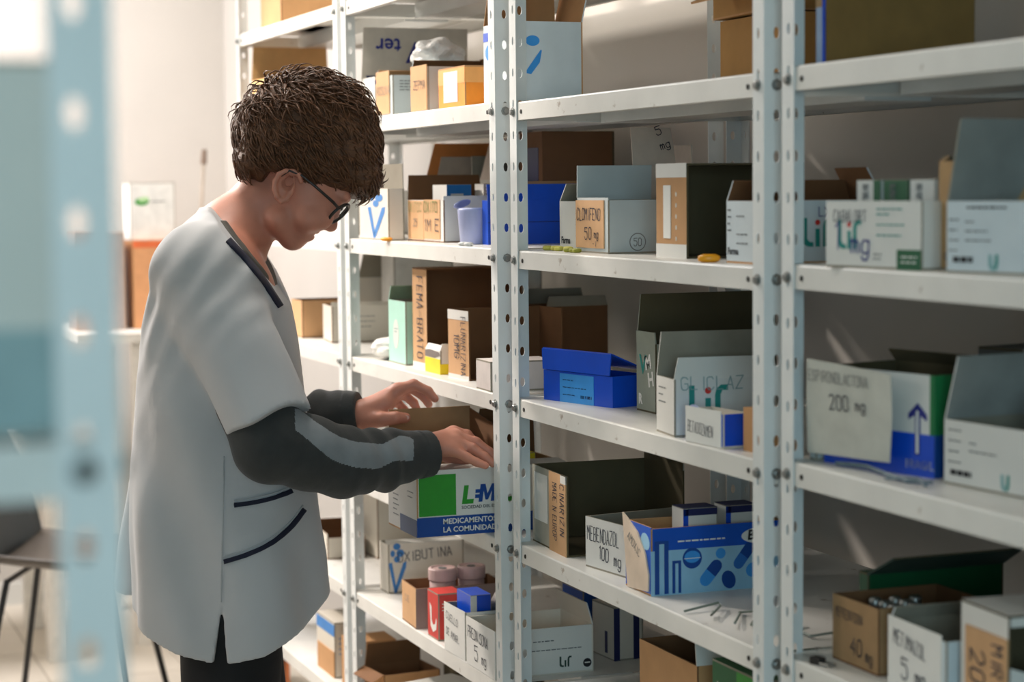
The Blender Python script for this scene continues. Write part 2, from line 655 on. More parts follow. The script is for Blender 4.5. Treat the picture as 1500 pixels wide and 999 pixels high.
D = 0.43
ZM = [1.872, 1.625, 1.380, 1.133, 0.887, 0.640, 0.394, 0.15]
ZR = [1.875, 1.628, 1.386, 1.142, 0.895, 0.648, 0.40, 0.15]
ZL = [1.879, 1.630, 1.381, 1.131, 0.880, 0.627, 0.375, 0.13]
rackM = rack('white slotted steel shelving unit in the middle, marked TMS on a shelf lip', 0.0, 0.9, 0, D, ZM, 0.0024)
rackR = rack('white slotted steel shelving unit at the right edge, nearest the viewer', 0.947, 1.877, 0, D, ZR, 0.0046)
rackL = rack('white slotted steel shelving unit directly in front of the standing man', -0.996, -0.067, 0, D, ZL, -0.0073)
rackK = rack('white slotted steel shelving unit at the far end behind the man', -1.96, -1.03, 0, D, ZL, -0.006)
rackO = rack('out of focus pale shelving unit across the aisle, close to the viewer', 1.30, 2.222, -1.041, 0.42, [1.98, 1.72, 1.366, 1.04, .72, .4, .12], 0.0, flip=True)
rackBlocker = rack('white slotted steel shelving unit added out of view to block window light', 1.925, 2.855, 0, D, ZR, 0.003)  # unseen unit added to keep window light off the wall behind


# ---------------------------------------------------------------- goods on the shelves
def logo_lif(parent, fr, u, v, s, dot=True, grey=None):
    """the bars of the lif mark: tall l with foot, short i under a red dot, hooked f"""
    m = grey or TEAL
    w = s * .17
    shape(parent, fr, [(u, v + s), (u, v + .2 * s), (u + .08 * s, v + .06 * s), (u + .25 * s, v), (u + .42 * s, v), (u + .42 * s, v + w * .9), (u + .27 * s, v + w), (u + w, v + .28 * s), (u + w, v + s)], m, name='logo')
    shape(parent, fr, [(u + .5 * s, v), (u + .5 * s + w, v), (u + .5 * s + w, v + .62 * s), (u + .5 * s, v + .62 * s)], m, name='logo')
    shape(parent, fr, [(u + .8 * s, v), (u + .8 * s + w, v), (u + .8 * s + w, v + .72 * s), (u + 1.03 * s, v + .84 * s), (u + 1.2 * s, v + .84 * s), (u + 1.2 * s, v + s), (u + .98 * s, v + s), (u + .84 * s, v + .88 * s), (u + .8 * s, v + .7 * s)], m, name='logo')
    if dot:
        shape(parent, fr, ell(u + .585 * s, v + .84 * s, .1 * s, .1 * s, 12), RED if not grey else m, name='logo')


def logo_v(parent, fr, u, v, s, m=None, wide=1.0):
    """V of two tapering arms under a cluster of four ovals"""
    m = m or VBLUE
    fr = (fr[0] + fr[1] * u * (1 - wide), fr[1] * wide, fr[2], fr[3])
    shape(parent, fr, [(u, v + .62 * s), (u + .12 * s, v + .64 * s), (u + .26 * s, v + .12 * s), (u + .25 * s, v), (u + .2 * s, v)], m, name='logo')
    shape(parent, fr, [(u + .27 * s, v), (u + .22 * s, v + .1 * s), (u + .52 * s, v + .62 * s), (u + .64 * s, v + .64 * s), (u + .62 * s, v + .52 * s)], m, name='logo')
    for dx, dy, a, b in ((.3, .96, .13, .07), (.42, .82, .14, .08), (.15, .82, .08, .07), (.3, .7, .11, .07)):
        shape(parent, fr, ell(u + dx * s, v + dy * s, a * s, b * s, 14), m, name='logo')


DOWN = -PI / 2

# ---- upper shelf, unit in front of the man
c = Carton('supply_box', 'grey-white open carton with upside-down blue lettering on its raised flap', -.862, .03, ZL[1], 0, .095, .235, .085, WHITE, IVORY)
f, fr = c.flap('L', .108, -6, .02, inn=mat('off_white_flap', (200, 190, 176), .7))
fi = (fr[0] + fr[1] * c.d, -fr[1], fr[2], -fr[3])
typed(f, (fi[0], fi[1], fi[2], fi[3]), .135, .078, .045, 'V', BINK, PI, .001, off=.003)
typed(f, (fi[0], fi[1], fi[2], fi[3]), .085, .085, .033, 'ter', BINK, PI, .0008, off=.003)
rect(f, fi, .01, .0, .23, .008, NAVY, name='printed_band', off=.0025)
rect(c.root, c.R, 0, .07, c.d, .078, DBLUE, name='printed_band')

c = Carton('medicine_box', 'open white carton with hanging tan flap, beside the raised blue-lettered flap', -.741, .03, ZL[1], 0, .105, .15, .082, COOLG, GREYB)
f = rect(c.root, c.F, .0, .006, .088, .092, TAN, .002)
pen(f, c.F, .008, .045, .016, 'ROSUVA', PENCIL, pw=.0009, off=.003)
fineprint(c.root, c.R, .015, .07, [.035, .03, .035, .02])
c.flap('L', .016, -20, inn=KRAFT)

c = Carton('medicine_box', 'open white carton with hanging tan flap, left of the orange box', -.517, .03, ZL[1], 0, .1, .14, .086, COOLG, GREYB)
f = rect(c.root, c.F, .0, .004, .098, .09, TAN, .002)
pen(f, c.F, .02, .045, .016, 'ZEPMA', INK, pw=.0009, off=.003)
c.flap('B', .02, 10, inn=BROWN)
c.flap('L', .02, -30, inn=BROWN)

c = Carton('medicine_box', 'small orange carton with white printed label on the upper shelf', -.307, .03, ZL[1], 0, .146, .14, .073, ORANGE, KRAFT, top='closed')
rect(c.root, c.F, 0, .045, .146, .073, mat('peach_print', (238, 170, 95), .6), name='printed_band')
rect(c.root, c.R, 0, .045, .14, .073, mat('peach_print', (238, 170, 95), .6), name='printed_band')
l = rect(c.root, c.F, .03, .012, .108, .068, PAPER, .0008)
fineprint(l, c.F, .036, .06, [.05, .06, .03, .055, .05, .02], gap=.008)

c = Carton('supply_box', 'tall white carton with blue mark and open brown flap on the upper shelf', -.092, .035, ZL[1], 0, .127, .136, .138, mat('cool_white_carton', (206, 216, 220), .5, var=.03), KRAFT)
c.flap('B', .09, 12, 0, inn=KRAFT)
c.flap('L', .10, -8, .1, inn=KRAFT, out=KRAFT)
shape(c.root, c.R, ell(.043, .105, .013, .009), LBLUE)
shape(c.root, c.R, [(.028, .05), (.058, .09), (.06, .088), (.056, .068), (.04, .048)], LBLUE)
shape(c.root, c.F, ell(.03, .09, .02, .014), LBLUE)
rect(c.root, c.F, .0, .11, .127, .125, BLUE, name='printed_band')

# crumpled plastic bag lying in the carton
def crumple(name, label, cat, loc, r, m, seed, flat=1.0, sub=3, rotz=0, amp=.35):
    bm = bmesh.new()
    bmesh.ops.create_icosphere(bm, subdivisions=sub, radius=1)
    rn = random.Random(seed)
    ph = [(rn.uniform(-4, 4), rn.uniform(-4, 4), rn.uniform(-4, 4), rn.uniform(0, 6)) for _ in range(9)]
    for v in bm.verts:
        k = 1 + amp * sum(abs(math.sin(a * v.co.x + b * v.co.y + cc * v.co.z + d)) - .6 for a, b, cc, d in ph) / 4
        v.co = Vector((v.co.x * r[0], v.co.y * r[1], v.co.z * r[2])) * k
    zmin = min(v.co.z for v in bm.verts)
    for v in bm.verts:
        v.co.z -= zmin
    me = bpy.data.meshes.new(name)
    bm.to_mesh(me)
    bm.free()
    me.materials.append(m)
    o = bpy.data.objects.new(name, me)
    C.objects.link(o)
    o.location = loc
    o.rotation_euler = (0, 0, rotz)
    return tag(o, label, cat)


PLAST = mat('thin_white_plastic', (225, 225, 222), .3, var=.03)
crumple('plastic_bag', 'crumpled white plastic bag lying over the tan-flapped cartons', 'bag', (-.66, .10, 1.716), (.05, .05, .03), PLAST, 3, sub=4)

# ---- second shelf, unit in front of the man
c = Carton('medicine_box', 'white carton with blue V and ovals at the left end of a shelf', -.725, .012, ZL[2], 0, .2, .034, .104, mat('warm_white_carton', (224, 216, 204), .6, var=.03), GREYB)
logo_v(c.root, c.F, .06, .004, .100, wide=1.9)
c.flap('B', .05, 0, inn=GREYB)
c = Carton('supply_box', 'carton with tall orange-brown flap standing behind the blue V carton', -.9, .17, ZL[2], 0, .08, .2, .1, IVORY, KRAFT)
c.flap('L', .1, -4, .25, inn=mat('orange_brown_board', (226, 140, 72), .8))
c.flap('R', .07, 5, .2, inn=GREYB, out=mat('grey_beige_flap', (176, 160, 144), .8))
c = Carton('medicine_box', 'long white carton with two tan handwritten labels and small boxes inside', -.494, .05, ZL[2], 0, .222, .16, .081, WHITE, BROWN)
f = rect(c.root, c.F, .008, .004, .105, .080, TAN, .0015)
pen(f, c.F, .014, .058, .018, 'OXITOC', GINK, pw=.0009, off=.003, wide=.9)
pen(f, c.F, .045, .03, .014, '25', PENCIL, pw=.0009, off=.003)
f = rect(c.root, c.F, .108, .006, .205, .082, TAN, .0015)
pen(f, c.F, .114, .058, .02, 'OXITO', GINK, pw=.0014, off=.003, wide=.95)
pen(f, c.F, .112, .022, .022, '1M E', INK, pw=.0014, off=.003, wide=1.4)
c.flap('B', .03, 0)
c.flap('L', .05, 10, .1, inn=BROWN)
c.flap('R', .008, 0, 0, inn=TAN)
for k, (xx, yy, ww, dd, hh, mm, nm, lb) in enumerate((
        (-.56, .08, .085, .05, .107, WHITE, 'pill_box', 'small white and blue pill box standing in the two-label carton'),
        (-.53, .145, .05, .055, .108, WHITE, 'pill_box', 'small white pill box with black corner mark in the two-label carton'))):
    b = Carton(nm, lb, xx, yy, ZL[2] + .003, 0, ww, dd, hh, mm, GREYB, top='closed', t=.001)
    if k == 0:
        rect(b.root, b.R, 0, 0, .05, hh, mat('cyan_blue_print', (0, 110, 180), .5), name='printed_band')
        rect(b.root, b.R, .008, .05, .034, .09, COOLG, .0008)
    else:
        rect(b.root, b.R, .036, .07, .055, hh, BLACK, name='printed_band')
        fineprint(b.root, b.R, .004, .1, [.025, .02, .025])
c = Carton('supply_box', 'carton with leaning off-white flap behind the two-label carton', -.66, .225, ZL[2], 0, .16, .15, .12, IVORY, BROWN)
c.flap('L', .05, 3, 0, out=IVORY, inn=GREYB)
c.flap('F', .085, -14, .1, out=mat('pinkish_white_flap', (206, 188, 172), .7), inn=IVORY, u0=.3)
# violet tub with a hinged lid
root = tag(empty('plastic_tub', (-.365, .068, ZL[2])), 'pale violet plastic tub with lid hanging open, beside white tablets', 'tub')
MB().lathe([(.024, 0), (.028, .001), (.033, .062), (.0335, .067), (.031, .066), (.026, .004), (.0, .003)], 24).build('tub_body', VIOLET, root, True)
MB().slab((Vector((-.034, -.01, .066)), Vector((.55, -.83, 0)), Vector((.3, .2, .25)), Vector((0, .3, .95)).normalized()), ell(.02, .03, .022, .03), .002).build('lid', VIOLET, root)
c = Carton('supply_box', 'glossy bright blue carton with curled brown flap, seen through the upright', -.302, .07, ZL[2], 0, .03, .2, .078, BLUE, BLUE, top='closed')
c.h = .08
c.flap('R', .03, -8, 0, inn=BLUE, out=BLUE)
c.flap('L', .035, -5, .05, inn=KRAFT, out=mat('ochre_board', (176, 110, 40), .7), u1=.6)
rect(c.root, c.R, 0, .04, .2, .041, NAVY, name='crease')
c = Carton('supply_box', 'plain dark brown carton behind the bright blue one', -.46, .24, ZL[2], 0, .12, .15, .208, BROWN, BROWN, top='closed')
rect(c.root, c.F, .02, .09, .1, .18, NAVY, .0008)
rect(c.root, c.R, .146, 0, .15, .208, OLIVE, name='tape')


def pill(loc, r, h, m, label, group, name='pill', rot=0, capsule=False):
    o = MB().lathe([(r * .6, 0), (r * .95, h * .2), (r, h * .4), (r, h * .6), (r * .95, h * .8), (r * .6, h)], 12).build(name, m, None, True)
    o.location = loc
    if capsule:
        o.scale = (1.7, 1, 1)
        o.rotation_euler = (0, 0, rot)
    return tag(o, label, 'pill', group)


PILLW = mat('white_tablet', (230, 228, 226), .5)
PILLY = mat('yellow_green_tablet', (205, 196, 90), .5)
PILLO = mat('orange_capsule', (240, 160, 20), .35)
for x in (-.275, -.245):
    pill((x, .012, ZL[2]), .0085, .007, PILLW, 'round white tablet lying before the violet tub', 'two white tablets by the violet tub')
pill((-.70, .0,  ZL[2]), .009, .008, PILLO, 'orange capsule lying before the blue V carton', None, capsule=True, rot=.4)
for k, x in enumerate((.035, .058, .085, .112)):
    pill((x + .01, .048 + .005 * (k % 2), ZM[2]), .0085, .008, PILLY, 'yellow-green tablet in the row left of the white carton', 'yellow-green tablets in a row')
for k, x in enumerate((.163, .185, .2)):
    pill((x, .036, ZM[2]), .0075, .007, mat('olive_tablet', (150, 150, 50), .5), 'olive tablet at the foot of the CLOMIFENO carton', 'olive tablets')
pill((.70, .022, ZM[2]), .009, .011, PILLO, 'orange capsule on the shelf above the TMS mark', None, capsule=True, rot=1.2)

# ---- third shelf, unit in front of the man
c = Carton('medicine_box', 'mint green carton standing left of the tall FEMA BRATO box', -.700, .037, ZL[3], 0, .112, .15, .128, MINT, GREYB)
shape(c.root, c.F, ell(.05, .06, .018, .03), WHITE)
fineprint(c.root, c.F, .04, .07, [.02, .018], m=TEAL)
c.flap('L', .03, -20, inn=mat('sage_flap', (140, 160, 130), .7))
c = Carton('supply_box', 'tall open-sided brown box with FEMA BRATO written down its tan edge', -.588, .045, ZL[3], 0, .088, .20, .195, TAN, BROWN, top='closed', side='open')
pen(c.root, c.F, .032, .18, .034, 'FEMA-BRATO', INK, DOWN, .52, .0022, off=.002)
rect(c.root, c.F, 0, 0, .088, .012, WHITE, name='white_edge')
c = Carton('medicine_box', 'small torn white and yellow box between the two tan-edged boxes', -.476, .034, ZL[3], 0, .09, .05, .045, WHITE, GREYB)
rect(c.root, c.F, 0, .0, .09, .029, YELLOW, name='printed_band')
rect(c.root, c.R, 0, .0, .05, .02, YELLOW, name='printed_band')
shape(c.root, c.F, [(.0, .03), (.06, .03), (.09, .036), (.085, .042), (.03, .045), (0, .042)], mat('torn_grey_paper', (120, 110, 105), .8), name='torn_edge')
c.flap('F', .012, -30, .2)
c.flap('R', .014, 20, .2)
c = Carton('supply_box', 'open-sided box with FLUNARIZINA 10MG written down its tan edge', -.33, .040, ZL[3], 3, .1, .19, .128, TAN, BROWN, top='open', side='open')
pen(c.root, c.F, .066, .116, .022, 'FLUNARIZINA', INK, DOWN, .52, .0015, off=.002)
pen(c.root, c.F, .034, .085, .024, '10MG', INK, DOWN, .6, .0015, off=.002)
rect(c.root, c.F, 0, .11, .1, .128, WHITE, name='white_edge', off=.0003)
rect(c.root, c.F, 0, 0, .1, .008, WHITE, name='white_edge')
c = Carton('supply_box', 'box with rounded grey flap behind the FLUNARIZINA box', -.52, .27, ZL[3], 0, .12, .13, .12, BROWN, BROWN)
c.flap('L', .03, 0, .25, inn=GREYB)
c.flap('R', .02, 0, .3, inn=GREYB, out=GREYB)
c = Carton('medicine_box', 'small plain white box overhanging the shelf beside the upright', -.118, .004, ZL[3], -2, .08, .117, .05, mat('rosy_white_carton', (220, 210, 204), .6), GREYB, top='closed')
c = Carton('medicine_box', 'grey-green carton at the left end of the shelf above the man\'s far hand', -.87, .10, ZL[3], 8, .09, .14, .075, mat('grey_green_print', (168, 172, 148), .6), KRAFT)
shape(c.root, c.R, [(.02, .02), (.05, .05), (.056, .046), (.026, .016)], IVORY)
shape(c.root, c.R, [(.07, .02), (.1, .03), (.1, .05)], TEAL)
crumple('paper_scrap', 'crumpled white leaflet before the grey-green carton', 'paper', (-.86, .055, ZL[3]), (.045, .035, .022), PAPER, 11)
c = Carton('supply_box', 'large white panel carton with sage corner behind the mint box', -.90, .30, ZL[3], 0, .05, .11, .19, mat('bright_white_carton', (236, 234, 228), .6), GREYB, top='closed')

# ---- fourth shelf: the carton the man is handling
c = Carton('medicine_carton', 'white carton with green square and blue LEM band under the man\'s hands', -.149, -.123, ZL[4], 0, .165, .284, .116, WHITE, KRAFT)
LEM = c
rect(c.root, c.R, 0, 0, .284, .034, DBLUE, name='printed_band')
rect(c.root, c.R, .004, .036, .072, .108, GREEN, name='printed_square')
rect(c.root, c.F, .07, 0, .165, .03, mat('slate_blue_print', (70, 90, 125), .5), name='printed_band')
fineprint(c.root, c.F, .03, .06, [.03, .025, .03, .02, .03], gap=.009)
fineprint(c.root, c.F, .115, .075, [.03, .025], gap=.009)
typed(c.root, c.R, .082, .056, .03, 'L', GREEN, 0, .0022, shear=.15)
typed(c.root, c.R, .106, .056, .03, '=', DBLUE, 0, .0015, shear=.15, squeeze=.55)
shape(c.root, c.R, [(.1135 + x * .030 + y * .0045, .056 + y * .031) for x, y in ((0, 0), (.24, 0), (.24, .62), (.42, .1), (.58, .1), (.76, .62), (.76, 0), (1, 0), (1, 1), (.7, 1), (.5, .45), (.3, 1), (0, 1))], DBLUE, name='lettering')
typed(c.root, c.R, .151, .056, .03, 'C', GREEN, 0, .0022, shear=.15)
typed(c.root, c.R, .082, .0455, .0056, 'SOCIEDAD DEL ESTADO', BLACK, 0, .0001)
typed(c.root, c.R, .047, .021, .0095, 'MEDICAMENTOS', PAPER, 0, .0003, off=.0012)
typed(c.root, c.R, .047, .0065, .0095, 'LA COMUNIDAD', PAPER, 0, .0003, off=.0012)
c.flap('L', .092, -1, .02, inn=mat('kraft_flap_inside', (158, 122, 86), .85), u0=.44)
c.flap('L', .088, -10, .1, inn=BROWN, u0=.0, u1=.43)
c.flap('R', .05, -86, .03, inn=WHITE)
MB().slab((Vector((-.160, .158, .004)), Vector((.99, .08, 0)), Vector((0, 0, 1)), Vector((.08, -.99, 0))), [(0, 0), (.15, 0), (.15, .172), (0, .2)], .0025).build('inner_flap', BROWN, c.root)
for k, (xx, yy, hh) in enumerate(((-.255, .15, .118), (-.195, .15, .10))):
    b = Carton('pill_box', ['small yellow-topped pill box at the back of the LEM carton', 'small white pill box at the back of the LEM carton'][k], xx, yy - .06, ZL[4] + .0035, 0, .05, .05, hh, [YELLOW, WHITE][k], GREYB, top='closed', t=.001)

# ---- fifth shelf
c = Carton('medicine_box', 'white carton lettered OXIBUTINA with blue V, at the back under the man\'s arm', -.915, .06, ZL[5], 0, .06, .17, .105, mat('warm_white_carton', (224, 216, 204)), GREYB)
logo_v(c.root, c.R, .001, .0, .104, wide=.6)
pen(c.root, c.R, .022, .066, .02, 'OXIBUTINA', INK, .06, .8, .0011)
c.flap('R', .03, -80, .1, inn=NAVY, out=WHITE)
c.flap('B', .025, 5)
c = Carton('medicine_box', 'tan-edged open carton holding two capped pink pots', -.555, .004, ZL[5], -3, .105, .18, .08, TAN, BROWN, side='closed')
rect(c.root, c.R, 0, 0, .18, .08, mat('grey_mauve_board', (150, 136, 128), .7), name='printed_side')
pen(c.root, c.F, .03, .045, .012, 'CIE', PENCIL, pw=.0008, off=.0015)
PINK = mat('pale_pink_plastic', (214, 182, 178), .4)
for k, (x, y) in enumerate(((-.60, .075), (-.60, .135))):
    r = tag(empty('ointment_pot', (x, y, ZL[5] + .003)), ['pink capped pot in the tan-edged carton, nearer the aisle', 'pink capped pot in the tan-edged carton, nearer the wall'][k], 'pot')
    MB().lathe([(.024, 0), (.026, .004), (.026, .078), (.022, .082)], 24).build('pot_body', PINK, r, True)
    cp = MB().lathe([(.0275, .082), (.0285, .084), (.0285, .104), (.0265, .107), (.0225, .107), (.022, .105)], 28).build('cap', PINK, r, False)
    MB().slab((Vector((0, 0, .105)), Vector((1, 0, 0)), Vector((0, 1, 0)), Vector((0, 0, 1))), ell(0, 0, .011, .008), .001).build('cap_emblem', PRINT, cp)
c = Carton('medicine_box', 'narrow red box with white curl, between open cartons on a low shelf', -.437, .010, ZL[5], 0, .062, .05, .088, RED, GREYB, top='closed')
shape(c.root, c.F, [(.012, .066), (.024, .06), (.024, .035), (.032, .026), (.045, .03), (.05, .042), (.054, .038), (.05, .02), (.032, .012), (.018, .022), (.015, .05)], PAPER, name='logo')
fineprint(c.root, c.R, .008, .07, [.03, .025, .02], m=PAPER)
c = Carton('medicine_box', 'open carton with white CUELLO label and blue box inside', -.265, .004, ZL[5], 1, .110, .12, .088, WHITE, GREYB)
f = rect(c.root, c.F, .0, .0, .11, .09, PAPER, .001)
pen(f, c.F, .012, .062, .013, 'CUELLO', INK, -.12, .9, .0008, off=.002)
pen(f, c.F, .012, .032, .013, 'DE AMAR.', INK, -.12, .8, .0008, off=.002)
b = Carton('pill_box', 'blue and white pill box standing in the CUELLO carton', -.28, .02, ZL[5] + .003, 0, .075, .04, .112, BLUE, GREYB, top='closed', t=.001)
rect(b.root, b.R, 0, 0, .012, .112, WHITE, name='printed_band')
crumple('plastic_bag', 'greyish crumpled blister bag in the CUELLO carton', 'bag', (-.315, .093, ZL[5] + .004), (.04, .02, .055), mat('grey_plastic', (150, 146, 142), .4), 5, amp=.2)
c = Carton('medicine_box', 'white carton with PREDNISONA 5 mg on its front and lif on its side', -.104, .003, ZL[5], 0, .15, .185, .084, WHITE, IVORY)
f = rect(c.root, c.F, .0, .0, .15, .086, PAPER, .0012)
pen(f, c.F, .010, .052, .019, 'PREDNISONA', INK, -.05, .62, .0011, off=.002)
pen(f, c.F, .045, .014, .026, '5', INK, 0, 1, .0012, off=.002)
pen(f, c.F, .082, .014, .018, 'mg', INK, 0, .8, .001, off=.002)
logo_lif(c.root, c.R, .120, .012, .019, dot=False, grey=mat('dark_green_grey', (45, 70, 60), .5))
fineprint(c.root, c.R, .07, .06, [.04], h=.0018)
fineprint(c.root, c.R, .06, .044, [.1], h=.0016)
shape(c.root, c.R, ell(.173, .016, .008, .008), BLACK, name='round_mark')
rect(c.root, c.R, .168, .0155, .178, .0175, WHITE, .0007, name='round_mark_bar', off=.0004)
c.flap('B', .04, -15, .05)
c = Carton('medicine_box', 'white and navy striped carton at the back, behind the lif carton', -.155, .25, ZL[5], 4, .085, .06, .096, IVORY, GREYB, top='closed')
rect(c.root, c.R, .0, 0, .012, .096, NAVY, name='printed_band')
rect(c.root, c.R, .04, 0, .052, .096, NAVY, name='printed_band')
rect(c.root, c.F, .05, .01, .06, .05, NAVY, name='printed_band')
c = Carton('medicine_box', 'low deep blue box at the back of the shelf, left of the striped carton', -.30, .25, ZL[5], 0, .1, .09, .1, DBLUE, GREYB, top='closed')

# ---- lowest shelf in view
c = Carton('supply_box', 'plain tan carton on the lowest shelf in view by the upright', -.86, .03, ZL[6], 6, .105, .13, .09, KRAFT, BROWN)
c.flap('F', .03, 120, .05)
c.flap('L', .05, -10, .05)
c = Carton('supply_box', 'long dark brown carton at the back of the lowest shelf in view', -.88, .20, ZL[6], 0, .09, .2, .16, OLIVE, OLIVE)
c = Carton('supply_box', 'white carton with red print on the lowest shelf in view', -.60, .05, ZL[6], 18, .11, .13, .108, WHITE, GREYB, top='closed')
shape(c.root, c.F, [(.045, .06), (.08, .075), (.085, .1), (.05, .09)], RED)
c = Carton('medicine_box', 'box with orange stripe behind the red-printed white carton', -.72, .2, ZL[6], 0, .06, .08, .125, ORANGE, KRAFT, top='closed')
c = Carton('supply_box', 'white carton stored under the PREDNISONA shelf, mostly hidden', -.2, .1, ZL[6], 0, .2, .2, .12, IVORY, GREYB)

# ---- far unit behind the man
c = Carton('supply_box', 'big tan carton with raised flap above the man\'s head', -1.72, .02, ZL[1], 0, .17, .20, .13, mat('sunny_tan_board', (214, 168, 110), .8), KRAFT)
c.flap('L', .085, -2, .05, inn=mat('sunny_tan_board', (214, 168, 110)))
rect(c.root, c.R, .07, .02, .12, .075, GREYB, .001)
c = Carton('supply_box', 'brown carton on the topmost visible shelf, cut by the top of the picture', -1.62, .03, ZL[0], 0, .2, .2, .16, KRAFT, BROWN)
c = Carton('medicine_box', 'ivory carton with dark rim under the man\'s chin', -1.36, .07, ZL[3], -6, .12, .14, .085, IVORY, BROWN)
fineprint(c.root, c.R, .05, .06, [.05, .05, .04], gap=.012)
c.flap('R', .012, -40, 0, inn=BROWN)
c = Carton('medicine_box', 'sunlit tan carton beside the ivory carton on the far unit', -1.55, .05, ZL[3], 0, .1, .12, .09, TAN, BROWN)
c = Carton('supply_box', 'large white panel carton behind the ivory carton on the far unit', -1.45, .25, ZL[3], 0, .1, .15, .2, mat('bright_white_carton', (236, 234, 228)), GREYB, top='closed')
c = Carton('supply_box', 'beige carton with slanted flap on the far unit behind the man\'s collar', -1.58, .2, ZL[3], 0, .1, .14, .14, IVORY, GREYB)
c.flap('R', .06, 8, .2, out=GREYB)
for k in range(3):
    b = MB().box((-.11, 0, 0), (0, .15, .012)).build('leaflet_pad', [IVORY, GREYB, PAPER][k])
    b.location = (-1.30 + .004 * k, .05 + .003 * k, ZL[4] + .0121 * k)
    tag(b, ['lowest leaflet pad in the small stack below the ivory carton', 'middle leaflet pad in the small stack below the ivory carton', 'topmost leaflet pad in the small stack below the ivory carton'][k], 'leaflets', 'stack of leaflet pads')
c = Carton('supply_box', 'grey carton lying on the leaflet shelf of the far unit', -1.31, .22, ZL[4], 0, .13, .15, .06, GREYB, GREYB, top='closed')
c = Carton('medicine_box', 'white carton with two dark red bars on the far unit, below the man\'s elbow', -1.32, .16, ZL[5] + .0, 4, .12, .2, .16, IVORY, BROWN, top='closed')
for u in (.035, .125):
    rect(c.root, c.R, u, .08, u + .022, .135, mat('dark_red_print', (92, 30, 24), .6), name='printed_bar')
c = Carton('medicine_box', 'low ivory carton with torn flap on the far unit near the man\'s hip', -1.36, .05, ZL[5], -4, .12, .09, .05, IVORY, BROWN)
c.flap('L', .03, -15, .2, inn=BROWN)
c.flap('F', .01, 0)
c = Carton('medicine_box', 'white and blue carton with tan label on the far unit\'s low shelf', -1.24, .03, ZL[6], 0, .15, .07, .125, IVORY, GREYB, top='closed')
rect(c.root, c.F, 0, .095, .15, .122, VBLUE, name='printed_band')
rect(c.root, c.F, .01, .0, .15, .06, KRAFT, .002)
fineprint(c.root, c.R, .01, .09, [.02, .02, .02, .02], m=VBLUE, gap=.012)
c = Carton('supply_box', 'tall tan carton on the far unit\'s low shelf beside the upright', -1.09, .03, ZL[6], 0, .09, .1, .11, KRAFT, KRAFT, top='closed')
c = Carton('supply_box', 'large ivory carton on the far unit\'s second shelf beyond the man\'s face', -1.3, .12, ZL[2], 0, .2, .2, .1, mat('bright_white_carton', (236, 234, 228)), GREYB)

# ---- middle unit, top
c = Carton('supply_box', 'brown carton with open curling flap and address label on the top shelf', .60, .19, ZM[1], 0, .2, .20, .105, mat('ochre_kraft_carton', (176, 130, 72), .8, var=.06), KRAFT)
c2 = Carton('supply_box', 'upper brown carton with curling open flaps, cut by the top of the picture', .585, .175, ZM[1] + .108, -3, .2, .21, .09, mat('ochre_kraft_carton', (176, 130, 72)), KRAFT, top='closed')
f = MB()
rect(c.root, c.R, .062, .035, .10, .09, PAPER, .0008)
fineprint(c.root, c.R, .065, .085, [.028, .022, .028, .026, .028, .026, .02], m=BLACK, gap=.0055, h=.0022)
# curling lower flap of the upper carton
p = [(Vector((-.0, .0, .012)) + Vector((.0, -.012 * k - .001, -.0016 * k * k * .35 + .02))) for k in range(6)]
vs, fs = [], []
for q in p:
    vs += [q + Vector((-.14, 0, 0)), q]
for k in range(5):
    fs.append((2 * k, 2 * k + 1, 2 * k + 3, 2 * k + 2))
fo = mesh_obj('flap', vs, fs, KRAFT, c2.root)
sm = fo.modifiers.new('s', 'SOLIDIFY')
sm.thickness = .003

# ---- middle unit, TMS shelf
c = Carton('medicine_box', 'white open carton behind the CLOMIFENO carton with a tall flap', .165, .07, ZM[2], 0, .12, .19, .081, WHITE, GREYB)
fineprint(c.root, c.F, .07, .06, [.04, .03, .045, .0, .03], gap=.009)
typed(c.root, c.F, .008, .012, .011, 'Farma', BLACK, 0, .0005)
c.flap('L', .035, -35, .1)
f, fr = c.flap('B', .09, -2, .03, out=IVORY, inn=mat('pinkish_white_flap', (206, 188, 172)))
c.flap('R', .055, -1, .0, out=mat('pinkish_white_flap', (206, 188, 172)), u0=.35, u1=.95)
f, fr = c.flap('R', .12, -3, .04, out=mat('pinkish_white_flap', (206, 188, 172)), u0=.42, u1=.85, bend=-18)
pen(f, fr, .125, .105, .014, '5', INK, .3, 1, .0009, off=.0007)
pen(f, fr, .132, .082, .012, 'mg', INK, .3, .9, .0009, off=.0007)
c = Carton('medicine_box', 'open carton with tan CLOMIFENO 50 mg label on the TMS shelf', .292, .050, ZM[2], 0, .125, .13, .083, COOLG, GREYB)
f = rect(c.root, c.F, .0, .008, .112, .083, TAN, .0018)
pen(f, c.F, .006, .052, .018, 'CLOMIFENO', INK, 0, .66, .001, off=.0026)
pen(f, c.F, .038, .022, .018, '50', INK, 0, .9, .001, off=.0026)
pen(f, c.F, .076, .024, .012, 'mg', INK, 0, .8, .0009, off=.0026)
pen(f, c.F, .07, .011, .008, '- V', INK, 0, .8, .0006, off=.0026)
c.flap('L', .055, -2, 0, inn=COOLG)
c.flap('F', .004, 0, 0)
ring = ell(.05, .018, .014, .014, 22)
shape(c.root, c.R, ring, PENCIL, name='round_mark')
shape(c.root, c.R, ell(.05, .018, .0125, .0125, 22), COOLG, t=.0006, name='round_mark_field')
pen(c.root, c.R, .043, .012, .012, '50', PENCIL, 0, .7, .0007, off=.0012)
c = Carton('supply_box', 'open-sided brown box with white sticker down its edge on the TMS shelf', .555, .058, ZM[2], 0, .102, .19, .133, KRAFT, OLIVE, top='closed', side='open')
rect(c.root, c.F, 0, .116, .102, .1365, WHITE, name='white_edge')
